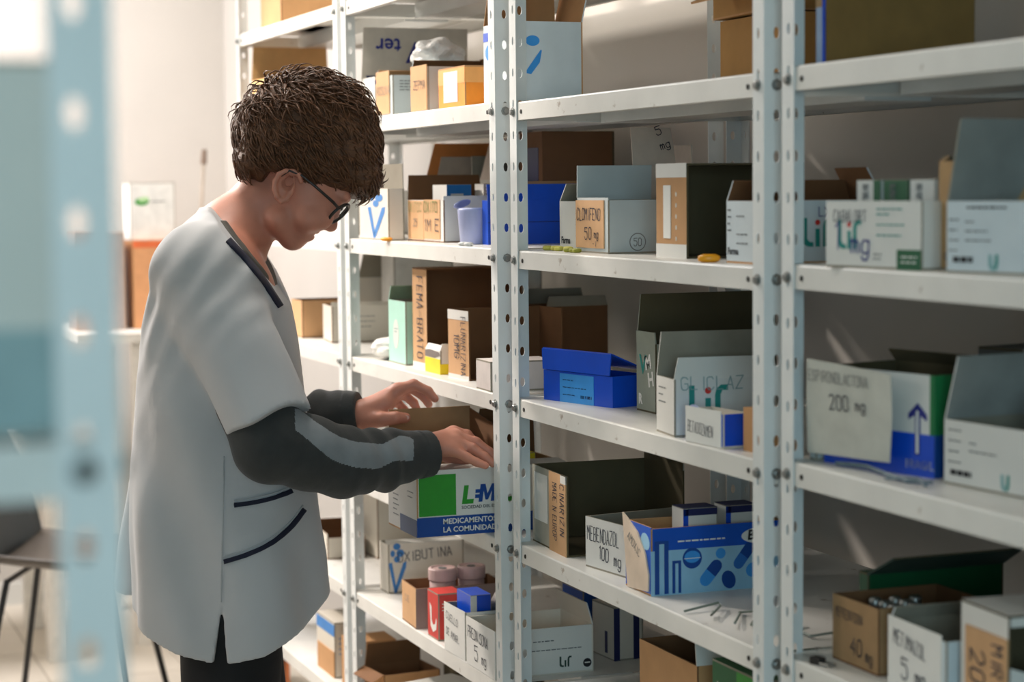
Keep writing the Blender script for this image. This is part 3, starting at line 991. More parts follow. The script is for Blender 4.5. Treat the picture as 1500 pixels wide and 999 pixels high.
rect(c.root, c.F, .0, .0, .102, .02, WHITE, name='white_edge')
l = rect(c.root, c.F, .026, .028, .05, .105, PAPER, .001)
fineprint(l, frame_rot(c.F, .03, .1, DOWN), 0, .004, [.06, .05], m=PRINT, gap=.006)
for k in range(6):
    shape(c.root, c.F, ell(.068, .012 + k * .016, .0025, .0035, 8), IVORY, name='staple_hole')
c = Carton('medicine_box', 'white carton with lif mark behind the right-hand upright of the TMS shelf', .815, .036, ZM[2], 0, .09, .19, .083, mat('cool_white_carton', (206, 216, 220)), KRAFT)
fineprint(c.root, c.F, .03, .062, [.02, .0, .03, .03], gap=.012)
typed(c.root, c.F, .004, .012, .009, 'Farma', BLACK, 0, .0004)
fineprint(c.root, c.F, .004, .07, [.008, .008, .008, .008], m=BLACK, gap=.009)
logo_lif(c.root, c.R, .066, .022, .038)
pen(c.root, c.R, .09, .062, .012, 'LX', BINK, 0, .8, .0012)
c.flap('L', .03, -25, .1, inn=BROWN)
c.flap('B', .05, -30, .05, inn=BROWN)
pen(rackM.children[2], (Vector((.655, .0024, -.026)), Vector((1, 0, 0)), Vector((0, 0, 1)), Vector((0, -1, 0))), 0, .002, .0165, 'TMS', BINK, 0, 1.35, .0011)

# ---- middle unit, third shelf
c = Carton('medicine_box', 'small white box with torn side at the back of the shelf, above the blue box', -.0 + .06, .30, ZM[3], 22, .075, .05, .098, mat('grey_white_carton', (188, 184, 178), .6), OLIVE, top='closed')
for k in range(3):
    shape(c.root, c.F, [(.012 + k * .014, .01), (.02 + k * .014, .01), (.02 + k * .014, .045 - k * .008), (.012 + k * .014, .05 - k * .008)], PRINT)
rect(c.root, c.R, 0, 0, .05, .098, OLIVE, name='torn_side')
root = tag(empty('blue_carton', (.230, .083, ZM[3]), math.radians(15)), 'flat bright blue carton with half-open lid and pale blue label', 'box')
w, d, h = .183, .075, .05
mb = MB()
t = .002
for a, b in (((-w, 0, 0), (0, d, t)), ((-w, 0, t), (0, t, h)), ((-w, d - t, t), (0, d, h)), ((-w, t, t), (-w + t, d - t, h)), ((-t, t, t), (0, d - t, h))):
    mb.box(a, b)
mb.build('carton_body', BLUE, root)
frF = (Vector((-w, 0, 0)), Vector((1, 0, 0)), Vector((0, 0, 1)), Vector((0, -1, 0)))
l = rect(root, frF, .045, .0, .135, .047, LBLUE, .0006)
fineprint(l, frF, .053, .036, [.03, .0, .06, .0, .03], m=NAVY, gap=.006)
fineprint(l, frF, .1, .009, [.028], m=NAVY, h=.005)
lid = MB()
ex, ez = Vector((1, 0, 0)), Vector((0, 0, 1))
sl = Vector((0, d, -.03)).normalized()
lid.slab((Vector((-w + .004, -.003, .0515)), ex, ez, Vector((0, -1, 0))), [(0, 0), (w - .006, 0), (w - .002, .034), (-.002, .034)], .002)
lid.slab((Vector((-w + .002, -.003, .0855)), ex, sl, Vector((0, .37, .93)).normalized()), [(0, 0), (w - .002, 0), (w - .004, d * 1.06), (0, d * 1.06)], .002)
lid.build('lid', BLUE, root)
c = Carton('medicine_box', 'dark-flapped grey carton with white letters beside the blue carton', .338, .108, ZM[3], 0, .07, .21, .108, mat('sage_grey_carton', (146, 152, 138), .6), OLIVE)
typed(c.root, c.F, .012, .06, .03, 'V', TEAL, 0, .001)
typed(c.root, c.F, .034, .066, .022, 'M', PAPER, .2, .001)
typed(c.root, c.F, .008, .012, .016, 'R', PAPER, 0, .001)
typed(c.root, c.F, .045, .04, .022, 'H', PAPER, .2, .001)
c.flap('L', .075, -4, .06, inn=OLIVE)
c.flap('B', .05, -4, .0, inn=OLIVE)
c.flap('F', .018, 4, .06)
c = Carton('medicine_box', 'white carton with lif mark and raised flaps, GLICLAZ pencilled on it', .617, .008, ZM[3], -7, .08, .155, .081, WHITE, GREYB)
logo_lif(c.root, c.R, .022, .024, .048)
pen(c.root, c.R, .01, .066, .018, 'GLICLAZ', mat('teal_pencil', (130, 160, 160), .7), 0, .85, .0008)
f, fr = c.flap('R', .032, -22, .32, out=WHITE)
c.flap('L', .062, -2, .1, inn=GREYB)
c.flap('B', .04, -12, .05)
fineprint(c.root, c.F, .012, .065, [.03, .02, .03], gap=.01)
c = Carton('medicine_box', 'small blue-ended carton with white BETADOZAMEN label at the shelf edge', .760, .012, ZM[3], 5, .095, .042, .046, BLUE, IVORY)
f = rect(c.root, c.F, .0, .001, .092, .05, PAPER, .0012)
pen(f, c.F, .006, .016, .015, 'BETADOZAMEN', INK, -.06, .44, .0011, off=.002)
shape(c.root, c.F, ell(.022, .049, .012, .004), VIOLET, name='torn_edge')
c = Carton('medicine_box', 'slim tan box squeezed behind the upright beside the BETADOZAMEN carton', .835, .03, ZM[3], 0, .05, .06, .055, KRAFT, KRAFT, top='closed')
b = MB()
b.slab((Vector((.02, .405, ZM[3] + .001)), Vector((1, 0, 0)), Vector((-.0, -.03, .235)).normalized(), Vector((0, -1, -.1)).normalized()), [(0, 0), (.03, 0), (.012, .213), (-.018, .213)], .003)
tag(b.build('loose_strap', STEEL), 'pale metal strap leaning against the back uprights', 'strap')

# ---- middle unit, fourth shelf
c = Carton('supply_box', 'open-sided dark carton with CINARIZIN written down its tan edge', .168, .028, ZM[4], -3, .175, .205, .131, mat('grey_beige_carton', (168, 164, 150), .6), OLIVE, side='open')
f = rect(c.root, c.F, .092, .0, .175, .131, TAN, .002)
pen(f, c.F, .148, .115, .02, 'CINARIZIN', INK, DOWN, .56, .0013, off=.0028)
pen(f, c.F, .112, .115, .02, 'MADE N EUROP', INK, DOWN, .46, .0013, off=.0028)
rect(c.root, c.F, .15, .118, .175, .131, WHITE, .0022, name='white_edge')
l = rect(c.root, c.F, .012, .04, .078, .12, PAPER, .0008)
fineprint(l, c.F, .018, .11, [.05, .04, .05, .03, .05, .02], gap=.01)
fineprint(l, c.F, .04, .058, [.02, .02, .02, .02], gap=.004, m=BLACK, h=.003)
c.flap('B', .012, 0, .02, inn=OLIVE)
c = Carton('medicine_box', 'open white carton lettered MEBENDAZOL 100 mg', .372, .044, ZM[4], 8, .124, .175, .08, WHITE, GREYB)
pen(c.root, c.F, .006, .044, .022, 'MEBENDAZOL', INK, 0, .47, .0012)
pen(c.root, c.F, .04, .018, .02, '100', INK, -.05, .65, .0012)
pen(c.root, c.F, .085, .014, .018, 'mg', INK, -.05, .7, .0012)
c = Carton('medicine_box', 'bright blue open carton printed with capsules and a white Biom oval', .510, .020, ZM[4], -1, .094, .215, .099, mat('biom_blue_print', (14, 84, 190), .35, var=.05), KRAFT)
R = c.R
rect(c.root, R, 0, 0, .215, .066, PBLUE, name='printed_field')
typed(c.root, R, .155, .0735, .015, 'Biom', BLACK, 0, .0006, shear=.1, off=.0018)
shape(c.root, R, ell(.182, .079, .036, .0125, 28), PAPER, t=.0006, name='logo_oval')
fineprint(c.root, R, .043, .077, [.075], m=PAPER, h=.0022)
for cx in (.017, .041):
    w2 = .011 if cx < .03 else .007
    hh = .08 if cx < .03 else .05
    rect(c.root, R, cx - w2, .002, cx + w2, hh, DBLUE, .0006, name='printed_tube', off=.0003)
    rect(c.root, R, cx - w2 * .35, .002, cx + w2 * .35, hh - .004, PBLUE, .0007, name='printed_shine', off=.0004)
shape(c.root, R, ell(.066, .052, .0155, .0155, 24), DBLUE, t=.0006, name='printed_tablet')
shape(c.root, R, ell(.066, .054, .0125, .009, 24), LBLUE, t=.0008, name='printed_tablet')
rect(c.root, R, .053, .0515, .079, .0525, PAPER, .0011, name='printed_score')


def caps(cx, cy, L, r, ang, m1, m2):
    for sgn, m in ((1, m1), (-1, m2)):
        ca, sa = math.cos(ang), math.sin(ang)
        pts = [(0, -r), (sgn * L, -r)] + [(sgn * (L + r * math.sin(a)), -r * math.cos(a)) for a in (PI / 6, PI / 3, PI / 2, 2 * PI / 3, 5 * PI / 6)] + [(sgn * L, r), (0, r)]
        if sgn < 0:
            pts = pts[::-1]
        shape(c.root, R, [(cx + x * ca - y * sa, cy + x * sa + y * ca) for x, y in pts], m, t=.0007, name='printed_capsule')


caps(.096, .028, .013, .0095, .85, DBLUE, LBLUE)
caps(.150, .05, .014, .0085, .9, DBLUE, mat('mid_blue_print', (40, 110, 190), .4))
shape(c.root, R, ell(.112, .056, .008, .008, 16), LBLUE, t=.0006, name='printed_tablet')
shape(c.root, R, ell(.125, .016, .011, .014, 16, .4), DBLUE, t=.0006, name='printed_tablet')
shape(c.root, R, ell(.165, .028, .012, .011, 16, .4), LBLUE, t=.0006, name='printed_tablet')
shape(c.root, R, [(.083, .045), (.097, .062), (.099, .06), (.085, .043)], LBLUE, name='printed_dash')
c.flap('F', .002, 0, 0)
f = shape(c.root, c.F, [(-.006, .11), (.012, .104), (.05, .088), (.078, .06), (.09, .03), (.088, .006), (.012, .0)], mat('peach_label', (222, 200, 178), .7), t=.0025, name='label')
pen(f, c.F, .014, .075, .012, 'AMOXIC', PENCIL, -.5, .8, .0008, off=.003)
shape(c.root, c.F, ell(.075, .078, .016, .012, 16, -.3), PBLUE, name='logo_oval')
for k, (yy, ww) in enumerate(((.062, .055), (.132, .05))):
    b = Carton('pill_box', ['white pill box with blue edges standing in the Biom carton, nearer the aisle', 'white pill box with blue edges standing in the Biom carton, nearer the upright'][k], .49, yy + .02, ZM[4] + .003, -1, .04, ww, .118, WHITE, GREYB, top='closed', t=.001)
    rect(b.root, b.R, 0, .108, ww, .118, NAVY, name='printed_band')
    rect(b.root, b.R, .0, 0, .008, .118, BLUE, name='printed_band')
    rect(b.root, b.T, 0, 0, .04, ww, NAVY, t=.0006, name='printed_top', off=.0011)
    fineprint(b.root, b.R, .018, .09, [.02, .015])
mb = MB()
for k in range(4):
    p0 = Vector((.66 + .05 * k, .03 + .02 * k, ZM[4] + .003))
    pts = [p0 + Vector((random.uniform(-.05, .05), random.uniform(-.02, .05), random.uniform(0, .006))) for _ in range(5)]
    mb.tube(pts, .0018, 6)
tag(mb.build('plastic_twine', mat('grey_green_twine', (120, 130, 120), .5)), 'tangled grey twine lying on the shelf right of the Biom carton', 'twine')

# ---- middle unit, fifth shelf
c = Carton('medicine_box', 'dark green carton with white lettering at the bottom beside the right upright', .80, .05, ZM[5], 0, .15, .16, .18, mat('bottle_green_print', (20, 96, 52), .5), GREYB, top='closed')
typed(c.root, c.F, .012, .135, .02, 'Huler', PAPER, -.1, .0003)
rect(c.root, c.F, .075, .0, .15, .18, GREEN, name='printed_band')
c = Carton('supply_box', 'brown open carton at the bottom below the Biom carton', .58, .06, ZM[5], 0, .2, .2, .155, KRAFT, BROWN)
c.flap('R', .05, -20, .1, out=WHITE)

# ---- right unit
c = Carton('supply_box', 'large brown carton with blue-edged narrow front on the top right shelf', 1.003, .03, ZR[1], 0, .022, .21, .17, OLIVE, OLIVE, top='closed')
rect(c.root, c.R, 0, 0, .21, .17, mat('olive_kraft', (128, 98, 50), .8), name='side_panel')
rect(c.root, c.F, 0, 0, .022, .07, mat('sky_white_print', (190, 205, 235), .5), .0006)
rect(c.root, c.F, .015, 0, .022, .17, BLUE, .0008, name='printed_band')
rect(c.root, c.F, 0, .07, .015, .17, TAN, .001)
pen(c.root, c.F, .002, .1, .012, 'K', INK, 0, .8, .0008, off=.002)

c = Carton('medicine_box', 'white lif carton with CABALORT 1 mg in pen, pill boxes inside', 1.225, .026, ZR[2], 10, .165, .085, .078, WHITE, GREYB)
logo_lif(c.root, c.F, .022, .022, .034)
pen(c.root, c.F, .014, .054, .013, 'CABALORT', INK, 0, .62, .0009)
pen(c.root, c.F, .012, .022, .032, '1', BINK, 0, 1, .0012, off=.001)
pen(c.root, c.F, .046, .018, .022, 'mg', BINK, 0, .9, .0014, off=.001)
fineprint(c.root, c.F, .09, .068, [.045, .02, .0, .045, .0, .04], m=TEAL, gap=.006)
rect(c.root, c.F, .125, .0, .165, .023, DGREEN, name='printed_corner')
fineprint(c.root, c.F, .132, .014, [.025, .025], m=PAPER, gap=.006)
fineprint(c.root, c.F, .085, .016, [.012, .01], gap=.005)
for k, (x, ww, mm) in enumerate(((1.118, .042, WHITE), (1.163, .04, DGREEN), (1.207, .04, WHITE))):
    b = Carton('pill_box', ['white pill box with green end in the CABALORT carton', 'dark green pill box in the CABALORT carton', 'white pill box with barcode in the CABALORT carton'][k], x, .038 + .008 * k, ZR[2] + .0035, 10, ww, .05, .098, mm, GREYB, top='closed', t=.001)
    if k == 0:
        rect(b.root, b.F, .03, 0, .042, .098, DGREEN, name='printed_band')
    fineprint(b.root, frame_rot(b.F, .018, .094, DOWN), 0, 0, [.02, .02, .02], gap=.0035, h=.002)
c = Carton('medicine_box', 'tan-fronted carton marked 200 mg standing right of the CABALORT carton', 1.268, .058, ZR[2], 4, .052, .12, .122, mat('warm_tan_carton', (196, 158, 112), .8), GREYB)
pen(c.root, c.F, .017, .068, .017, '200 mg', INK, DOWN, .66, .0012)
pen(c.root, c.F, .036, .112, .012, 'A', INK, DOWN, .9, .001)
c.flap('L', .018, -70, 0)
c = Carton('medicine_box', 'white carton with black rim lying behind the 200 mg carton', 1.17, .16, ZR[2], 6, .1, .12, .115, COOLG, OLIVE, top='closed')
rect(c.root, c.T, .0, 0, .1, .12, OLIVE, .002, name='dark_top', off=.0035)
rect(c.root, c.F, .055, .095, .075, .11, PRINT, name='printed_band')


def gray_logo(parent, fr, u, v, s):
    shape(parent, fr, [(u, v + s), (u, v + .3 * s), (u + .15 * s, v + .05 * s), (u + .4 * s, v), (u + .4 * s, v + .25 * s), (u + .28 * s, v + .4 * s), (u + .25 * s, v + s * .9)], mat('pale_teal_print', (130, 175, 175), .5), name='logo')
    shape(parent, fr, [(u + .45 * s, v), (u + .65 * s, v + .1 * s), (u + .75 * s, v + .4 * s), (u + .75 * s, v + s), (u + .55 * s, v + .95 * s), (u + .5 * s, v + .4 * s)], TEAL, name='logo')


c = Carton('medicine_box', 'white carton with raised grey flap at the right edge, second shelf down', 1.415, .05, ZR[2], 12, .135, .13, .078, mat('cool_white_carton', (206, 216, 220)), GREYB)
fineprint(c.root, c.F, .004, .068, [.0, .012, .01, .012, .01], gap=.011)
fineprint(c.root, c.F, .03, .07, [.055], m=BLACK, h=.0022)
fineprint(c.root, c.F, .028, .055, [.01, .03, .035], gap=.01)
fineprint(c.root, c.F, .01, .012, [.03], m=BLACK, h=.006)
gray_logo(c.root, c.F, .062, .004, .018)
c.flap('L', .09, -6, .1, inn=mat('mid_grey_flap', (150, 150, 144), .8), out=GREYB)
c.flap('B', .08, -8, .02, inn=mat('mid_grey_flap', (150, 150, 144)))

c = Carton('supply_box', 'dark grey carton with pale tick marks at the back of the right unit', .985 + .18, .27, ZR[3], 12, .15, .13, .135, mat('charcoal_carton', (78, 84, 82), .55, var=.05), OLIVE, top='closed')
TK = mat('pale_tick_print', (150, 160, 158), .5)
for u, v, s, a in ((.01, .09, .03, 0), (.03, .07, .025, 3.0), (.06, .075, .026, 0), (.075, .05, .026, 3), (.1, .1, .026, .6), (.12, .06, .03, 2.4), (.135, .095, .022, .2)):
    fq = frame_rot(c.F, u, v, a)
    shape(c.root, fq, [(0, .4 * s), (.15 * s, .45 * s), (.3 * s, .15 * s), (.75 * s, s), (.85 * s, .95 * s), (.32 * s, 0)], TK, name='tick')
c = Carton('medicine_box', 'white, green and blue carton with big 200 mg paper label and arrow', 1.172, .078, ZR[3], 12, .19, .12, .12, WHITE, OLIVE)
rect(c.root, c.F, 0, 0, .19, .05, BLUE, name='printed_band')
rect(c.root, c.R, 0, .05, .12, .12, mat('field_green_print', (22, 120, 66), .5), name='printed_field')
rect(c.root, c.R, 0, 0, .12, .05, DBLUE, name='printed_band')
rect(c.root, c.F, .183, .05, .19, .12, mat('field_green_print', (22, 120, 66)), name='printed_field')
shape(c.root, c.F, [(.159, .025), (.167, .025), (.167, .072), (.178, .066), (.178, .073), (.163, .086), (.148, .073), (.148, .066), (.159, .072)], BINK, t=.0009, name='arrow')
shape(c.root, c.F, [(.161, .027), (.165, .027), (.165, .076), (.163, .078), (.161, .076)], PAPER, t=.0011, name='arrow_field')
typed(c.root, c.F, .143, .009, .0105, 'FRAGIL', PAPER, 0, .0003)
lf = (c.F[0] + Vector((-.012, -.002, 0)), c.F[1], (c.F[2] * .995 + c.F[3] * .1).normalized(), c.F[3])
f = shape(c.root, lf, [(0, .012), (.145, .014), (.155, .07), (.158, .12), (.08, .126), (.012, .13), (.004, .07)], mat('ivory_paper_label', (204, 200, 188), .7), t=.0015, name='label', off=.012)
pen(f, lf, .014, .104, .013, 'ESPIRONOLACTONA', PENCIL, -.03, .6, .0012, off=.0155)
pen(f, lf, .05, .07, .018, '200', INK, .0, .7, .0011, off=.0155)
pen(f, lf, .095, .072, .013, 'mg', INK, 0, .8, .0011, off=.0155)
c.flap('B', .02, -40, .02, inn=OLIVE)
c = Carton('medicine_box', 'slim white carton tucked left of the 200 mg paper label', .972, .034, ZR[3], 0, .014, .1, .1, COOLG, GREYB, top='closed')
fineprint(c.root, c.R, .01, .085, [.02, .02, .02, .02, .02], m=TEAL, gap=.01)
c = Carton('medicine_box', 'white carton with raised grey flap at the right edge, third shelf down', 1.38, .085, ZR[3], 5, .175, .12, .074, WHITE, GREYB)
fineprint(c.root, c.F, .008, .062, [.022, .02, .02, .02], gap=.012)
fineprint(c.root, c.F, .045, .05, [.01, .045], gap=.009, m=PRINT)
fineprint(c.root, c.F, .012, .012, [.035], m=BLACK, h=.006)
gray_logo(c.root, c.F, .10, .004, .019)
c.flap('L', .075, -14, .05, inn=mat('mid_grey_flap', (150, 150, 144)))
c.flap('B', .075, -4, .0, inn=mat('mid_grey_flap', (150, 150, 144)))
b = Carton('pill_box', 'deep blue pill box inside the right-edge carton, third shelf down', 1.37, .12, ZR[3] + .003, 5, .04, .05, .10, DBLUE, GREYB, top='closed', t=.001)
mb = MB()
mb.tube([(1.03, .03, ZR[3] + .004), (1.08, .042, ZR[3] + .006), (1.14, .035, ZR[3] + .004), (1.19, .03, ZR[3] + .003), (1.22, .045, ZR[3] + .004)], .0025, 6)
mb.tube([(1.16, .02, ZR[3] + .003), (1.2, .04, ZR[3] + .006), (1.23, .03, ZR[3] + .003)], .002, 6)
tag(mb.build('cable_scrap', mat('slate_blue_cable', (90, 110, 120), .5)), 'short slate-blue cable scrap before the 200 mg carton', 'cable')

c = Carton('medicine_box', 'bottle green lidded carton with white foot, lowest right shelf', 0.986, .10, ZR[4], 0, .02, .2, .10, mat('deep_green_print', (8, 74, 40), .45), OLIVE, top='closed')
rect(c.root, c.F, 0, 0, .02, .045, WHITE, name='printed_foot')
rect(c.root, c.R, 0, 0, .03, .03, WHITE, name='printed_foot')
c.flap('R', .06, 62, .1, out=mat('dark_grey_green_lid', (60, 76, 66), .6), inn=OLIVE)
c = Carton('supply_box', 'shallow dark brown tray at the back of the lowest right shelf', 1.20, .33, ZR[4], -2, .22, .09, .105, BROWN, OLIVE)
rect(c.root, c.R, 0, 0, .09, .1, GREYB, name='printed_side')
c = Carton('medicine_box', 'brown open carton lettered 40 mg holding dark vials, lowest right shelf', 1.095, .05, ZR[4], 0, .108, .15, .082, mat('drab_kraft_carton', (168, 132, 92), .8), BROWN)
pen(c.root, c.F, .008, .056, .012, 'MEPREDNISONA', INK, -.03, .5, .0012)
pen(c.root, c.F, .044, .016, .02, '40', INK, -.05, .8, .0012)
pen(c.root, c.F, .08, .012, .014, 'mg', INK, -.05, .7, .0011)
VIAL = mat('dark_glass_vial', (40, 48, 46), .15, var=.05)
for k in range(7):
    x, y = 1.03 + .022 * (k % 3) + .004 * (k // 3), .085 + .026 * (k // 3)
    v = tag(empty('glass_vial', (x, y, ZR[4] + .003)), 'dark glass vial with silver cap standing in the 40 mg carton', 'vial', 'vials in the 40 mg carton')
    MB().lathe([(.0085, 0), (.0095, .002), (.0095, .05), (.006, .06), (.006, .066)], 14).build('vial_body', VIAL, v, True)
    MB().lathe([(.0075, .066), (.0078, .067), (.0078, .076), (.006, .078)], 14).build('vial_cap', ZINC, v, True)
c = Carton('medicine_box', 'open white carton lettered METIMAZOL 5 mg, lowest right shelf', 1.265, .035, ZR[4], -3, .13, .11, .078, mat('cool_white_carton', (206, 216, 220)), GREYB)
f = rect(c.root, c.F, -.002, .0, .122, .084, PAPER, .001)
pen(f, c.F, .012, .055, .016, 'METIMAZOL', INK, -.1, .6, .0011, off=.002)
pen(f, c.F, .032, .016, .024, '5', INK, 0, .9, .0012, off=.002)
pen(f, c.F, .064, .016, .016, 'mg', INK, 0, .9, .0012, off=.002)
c.flap('L', .02, -30, .05)
c = Carton('supply_box', 'white carton with tan strip and dark cut-out side at the lower right corner', 1.385, .035, ZR[4], -4, .1, .16, .128, WHITE, OLIVE, top='closed', side='open')
f = rect(c.root, c.F, .012, .0, .1, .105, TAN, .002)
pen(f, c.F, .07, .095, .022, 'MIRTA', INK, DOWN, .7, .0014, off=.003)
pen(f, c.F, .025, .08, .03, '20 mg', INK, DOWN, .7, .0016, off=.003)
rect(c.root, c.R, -.0, .118, .16, .128, WHITE, .002, name='white_edge', off=-.002)
shape(c.root, c.R, [(.0, 0), (.16, 0), (.16, .05), (.1, .05), (.03, .065), (0, .075)], WHITE, t=.002, name='cut_panel', off=-.002)
b = Carton('medicine_box', 'deep blue carton at the back right of the lowest shelf', 1.32, .22, ZR[4], 0, .1, .12, .115, NAVY, NAVY, top='closed')
rc = tag(empty('metal_clip', (1.015, .018, ZR[4]), .3), 'small metal clip lying on the lip of the lowest right shelf', 'clip')
MB().box((-.014, -.006, 0), (.002, .006, .009)).build('clip_body', DARK, rc)
MB().tube([(.002, -.005, .003), (.018, -.006, .003), (.02, 0, .003), (.018, .006, .003), (.002, .005, .003)], .0015, 6).build('clip_wire', ZINC, rc)

# ---- cartons filling the added unseen unit so that it blocks window light
SZ = ('top', 'second', 'third', 'fourth', 'fifth')
for k in range(5):
    for q, (x, w_) in enumerate(((2.36, .38), (2.8, .40))):
        Carton('supply_box', ('left' if q == 0 else 'right') + ' plain brown stock carton on the ' + SZ[k] + ' shelf of the added light-blocking unit', x, .03 + .02 * q, ZR[k], 0, w_, .34, .16 + .015 * ((k + q) % 3), KRAFT, BROWN, top='closed')


# ---------------------------------------------------------------- across the aisle, close to the viewer
HAZE = mat('pale_blue_carton', (216, 212, 202), .6, var=.05, scale=8)
c = Carton('supply_box', 'blurred pale carton on the near shelving unit at the left edge', 2.186, -1.40, 1.366, 0, .3, .342, .178, HAZE, GREYB, top='closed')
shape(c.root, c.R, [(.0, .0), (.342, .0), (.342, .05), (.0, .05)], mat('grey_teal_print', (150, 172, 172), .6), name='printed_band')

# ---------------------------------------------------------------- far end of the room
TW = mat('white_laminate', (232, 226, 216), .45)
root = tag(empty('side_table', (-3.75, .05, 0)), 'white side table at the far end carrying the orange-brown box', 'table')
MB().box((-.35, -.25, 1.0), (.35, .38, 1.03)).build('tabletop', TW, root)
for x, y in ((-.3, -.05), (.3, -.05), (-.3, .33), (.3, .33)):
    MB().box((x - .02, y - .02, 0), (x + .02, y + .02, 1.0)).build('leg', TW, root)
c = Carton('storage_box', 'orange-brown box on the white table at the far end', -3.6, .02, 1.03, 0, .25, .22, .29, mat('orange_brown_box', (214, 154, 106), .6), KRAFT, top='closed')
rect(c.root, c.R, 0, .27, .22, .292, mat('red_orange_edge', (225, 110, 60), .5), name='edge_band')
rect(c.root, c.R, .055, .15, .12, .156, BROWN, name='slot')
c = Carton('medicine_box', 'white carton with green oval stacked on the orange-brown box', -3.63, .02, 1.323, 0, .15, .15, .19, mat('bright_white_carton', (236, 234, 228)), GREYB, top='closed')
shape(c.root, c.R, ell(.04, .13, .024, .013, 20, .1), GREEN, name='logo')
shape(c.root, c.R, ell(.045, .137, .018, .008, 20, .2), mat('pale_green_print', (190, 225, 170), .5), t=.0005, name='logo')
fineprint(c.root, c.R, .072, .128, [.045], h=.004)
crumple('cloth_bundle', 'pale crumpled bundle beside the green-oval carton at the far end', 'bag', (-3.72, .335, 1.03), (.05, .055, .2), mat('pale_beige_cloth', (214, 206, 190), .8), 21, amp=.2)
c = Carton('storage_box', 'grey-brown box left of the orange-brown box at the far end', -3.6, -.17, 1.03, 0, .2, .16, .32, mat('grey_brown_box', (170, 150, 140), .7), KRAFT, top='closed')
st = tag(empty('spray_wand', (-3.86, .30, 1.03)), 'thin stick with dark tip leaning behind the bundle', 'stick')
MB().tube([(0, -.02, 0), (.0, .02, .55)], .006, 8).build('stick_shaft', mat('beige_plastic', (190, 176, 160), .5), st)
MB().tube([(0, .02, .55), (0, .024, .6)], [.012, .009], 8).build('stick_tip', mat('taupe_plastic', (130, 110, 95), .5), st)
root = tag(empty('desk', (-3.3, -.52, 0)), 'white desk frame standing behind the dark chair', 'desk')
MB().box((-.6, -.8, .72), (.0, .25, .75)).build('tabletop', TW, root)
for x, y in ((-.03, .22), (-.57, .22), (-.03, -.77), (-.57, -.77)):
    MB().box((x - .03, y - .03, 0), (x + .03, y + .03, .72)).build('leg', TW, root)
b = Carton('storage_box', 'dark crate with orange edge on the floor behind the man', -2.55, .12, 0, 0, .3, .14, .22, mat('black_plastic_crate', (26, 24, 24), .5), DARK, top='closed')
rect(b.root, b.R, .125, 0, .14, .22, mat('orange_edge', (220, 130, 80), .6), name='edge_band')
# shell chair
root = tag(empty('shell_chair', (-2.55, -.36, 0), math.radians(66)), 'dark shell chair on thin black metal legs at the lower left', 'chair')
SH = mat('dark_slate_shell', (58, 66, 70), .5, var=.05)
CH = mat('brown_grey_seat', (92, 84, 76), .5, var=.05)
BK = mat('black_metal_rod', (24, 24, 26), .4)


def patch(fn, nu, nv, name, m, parent, th):
    vs = [fn(i / nu, j / nv) for j in range(nv + 1) for i in range(nu + 1)]
    fs = [(j * (nu + 1) + i, j * (nu + 1) + i + 1, (j + 1) * (nu + 1) + i + 1, (j + 1) * (nu + 1) + i) for j in range(nv) for i in range(nu)]
    o = mesh_obj(name, vs, fs, m, parent, smooth=True)
    md = o.modifiers.new('s', 'SOLIDIFY')
    md.thickness = th
    return o


# local x runs forward (towards the table), back rest behind
patch(lambda u, v: (-.2 + .42 * u, (v - .5) * .44, .44 + .05 * (2 * v - 1) ** 2 + (.03 * (1 - u) ** 2) - .03 * max(0, u - .8) * 3), 10, 10, 'seat', CH, root, .012)
patch(lambda u, v: (-.2 - .04 * u - .06 * u * u + .05 * (2 * v - 1) ** 2, (v - .5) * (.44 - .06 * u), .46 + .36 * u), 10, 10, 'backrest', SH, root, .012)
for sx, sy in ((-1, -1), (-1, 1), (1, -1), (1, 1)):
    MB().tube([(.14 * sx, .15 * sy, .43), (.22 * sx, .22 * sy, 0)], .009, 8).build('leg', BK, root)
for sx in (-1, 1):
    MB().tube([(.14 * sx, -.15, .425), (.14 * sx, .15, .425)], .008, 8).build('crossbar', BK, root)


# ---------------------------------------------------------------- implicit surfaces for the figure
def V3(*a):
    return np.array(a, float)


class Cone:
    """capsule with two radii"""
    def __init__(s, p0, r0, p1, r1, k=.012):
        s.a, s.b, s.r0, s.r1, s.k = np.array(p0, float), np.array(p1, float), r0, r1, k
        s.c = (s.a + s.b) / 2
        s.R = np.linalg.norm(s.b - s.a) / 2 + max(r0, r1)

    def d(s, p):
        ab = s.b - s.a
        t = np.clip(((p - s.a) @ ab) / max(ab @ ab, 1e-12), 0, 1)
        return np.linalg.norm(p - s.a - t[:, None] * ab, axis=1) - (s.r0 + (s.r1 - s.r0) * t)


class Ell:
    def __init__(s, c, r, axes, k=.015):
        s.c, s.r, s.k = np.array(c, float), np.array(r, float), k
        s.A = np.array(axes, float)
        s.R = max(r)

    def d(s, p):
        q = (p - s.c) @ s.A.T
        k0 = np.linalg.norm(q / s.r, axis=1)
        k1 = np.linalg.norm(q / s.r ** 2, axis=1) + 1e-9
        return np.where(k0 < 1e-3, -s.r.min(), k0 * (k0 - 1) / k1)


def smin(a, b, k):
    h = np.clip(.5 + .5 * (b - a) / k, 0, 1)
    return b * (1 - h) + a * h - k * h * (1 - h)


def field(prims, p, subs=(), fn=None, active=None):
    d = None
    for q in (prims if active is None else active):
        e = q.d(p)
        d = e if d is None else smin(d, e, q.k)
    for q in subs:
        d = -smin(-d, q.d(p), q.k)
    if fn:
        d = fn(p, d)
    return d


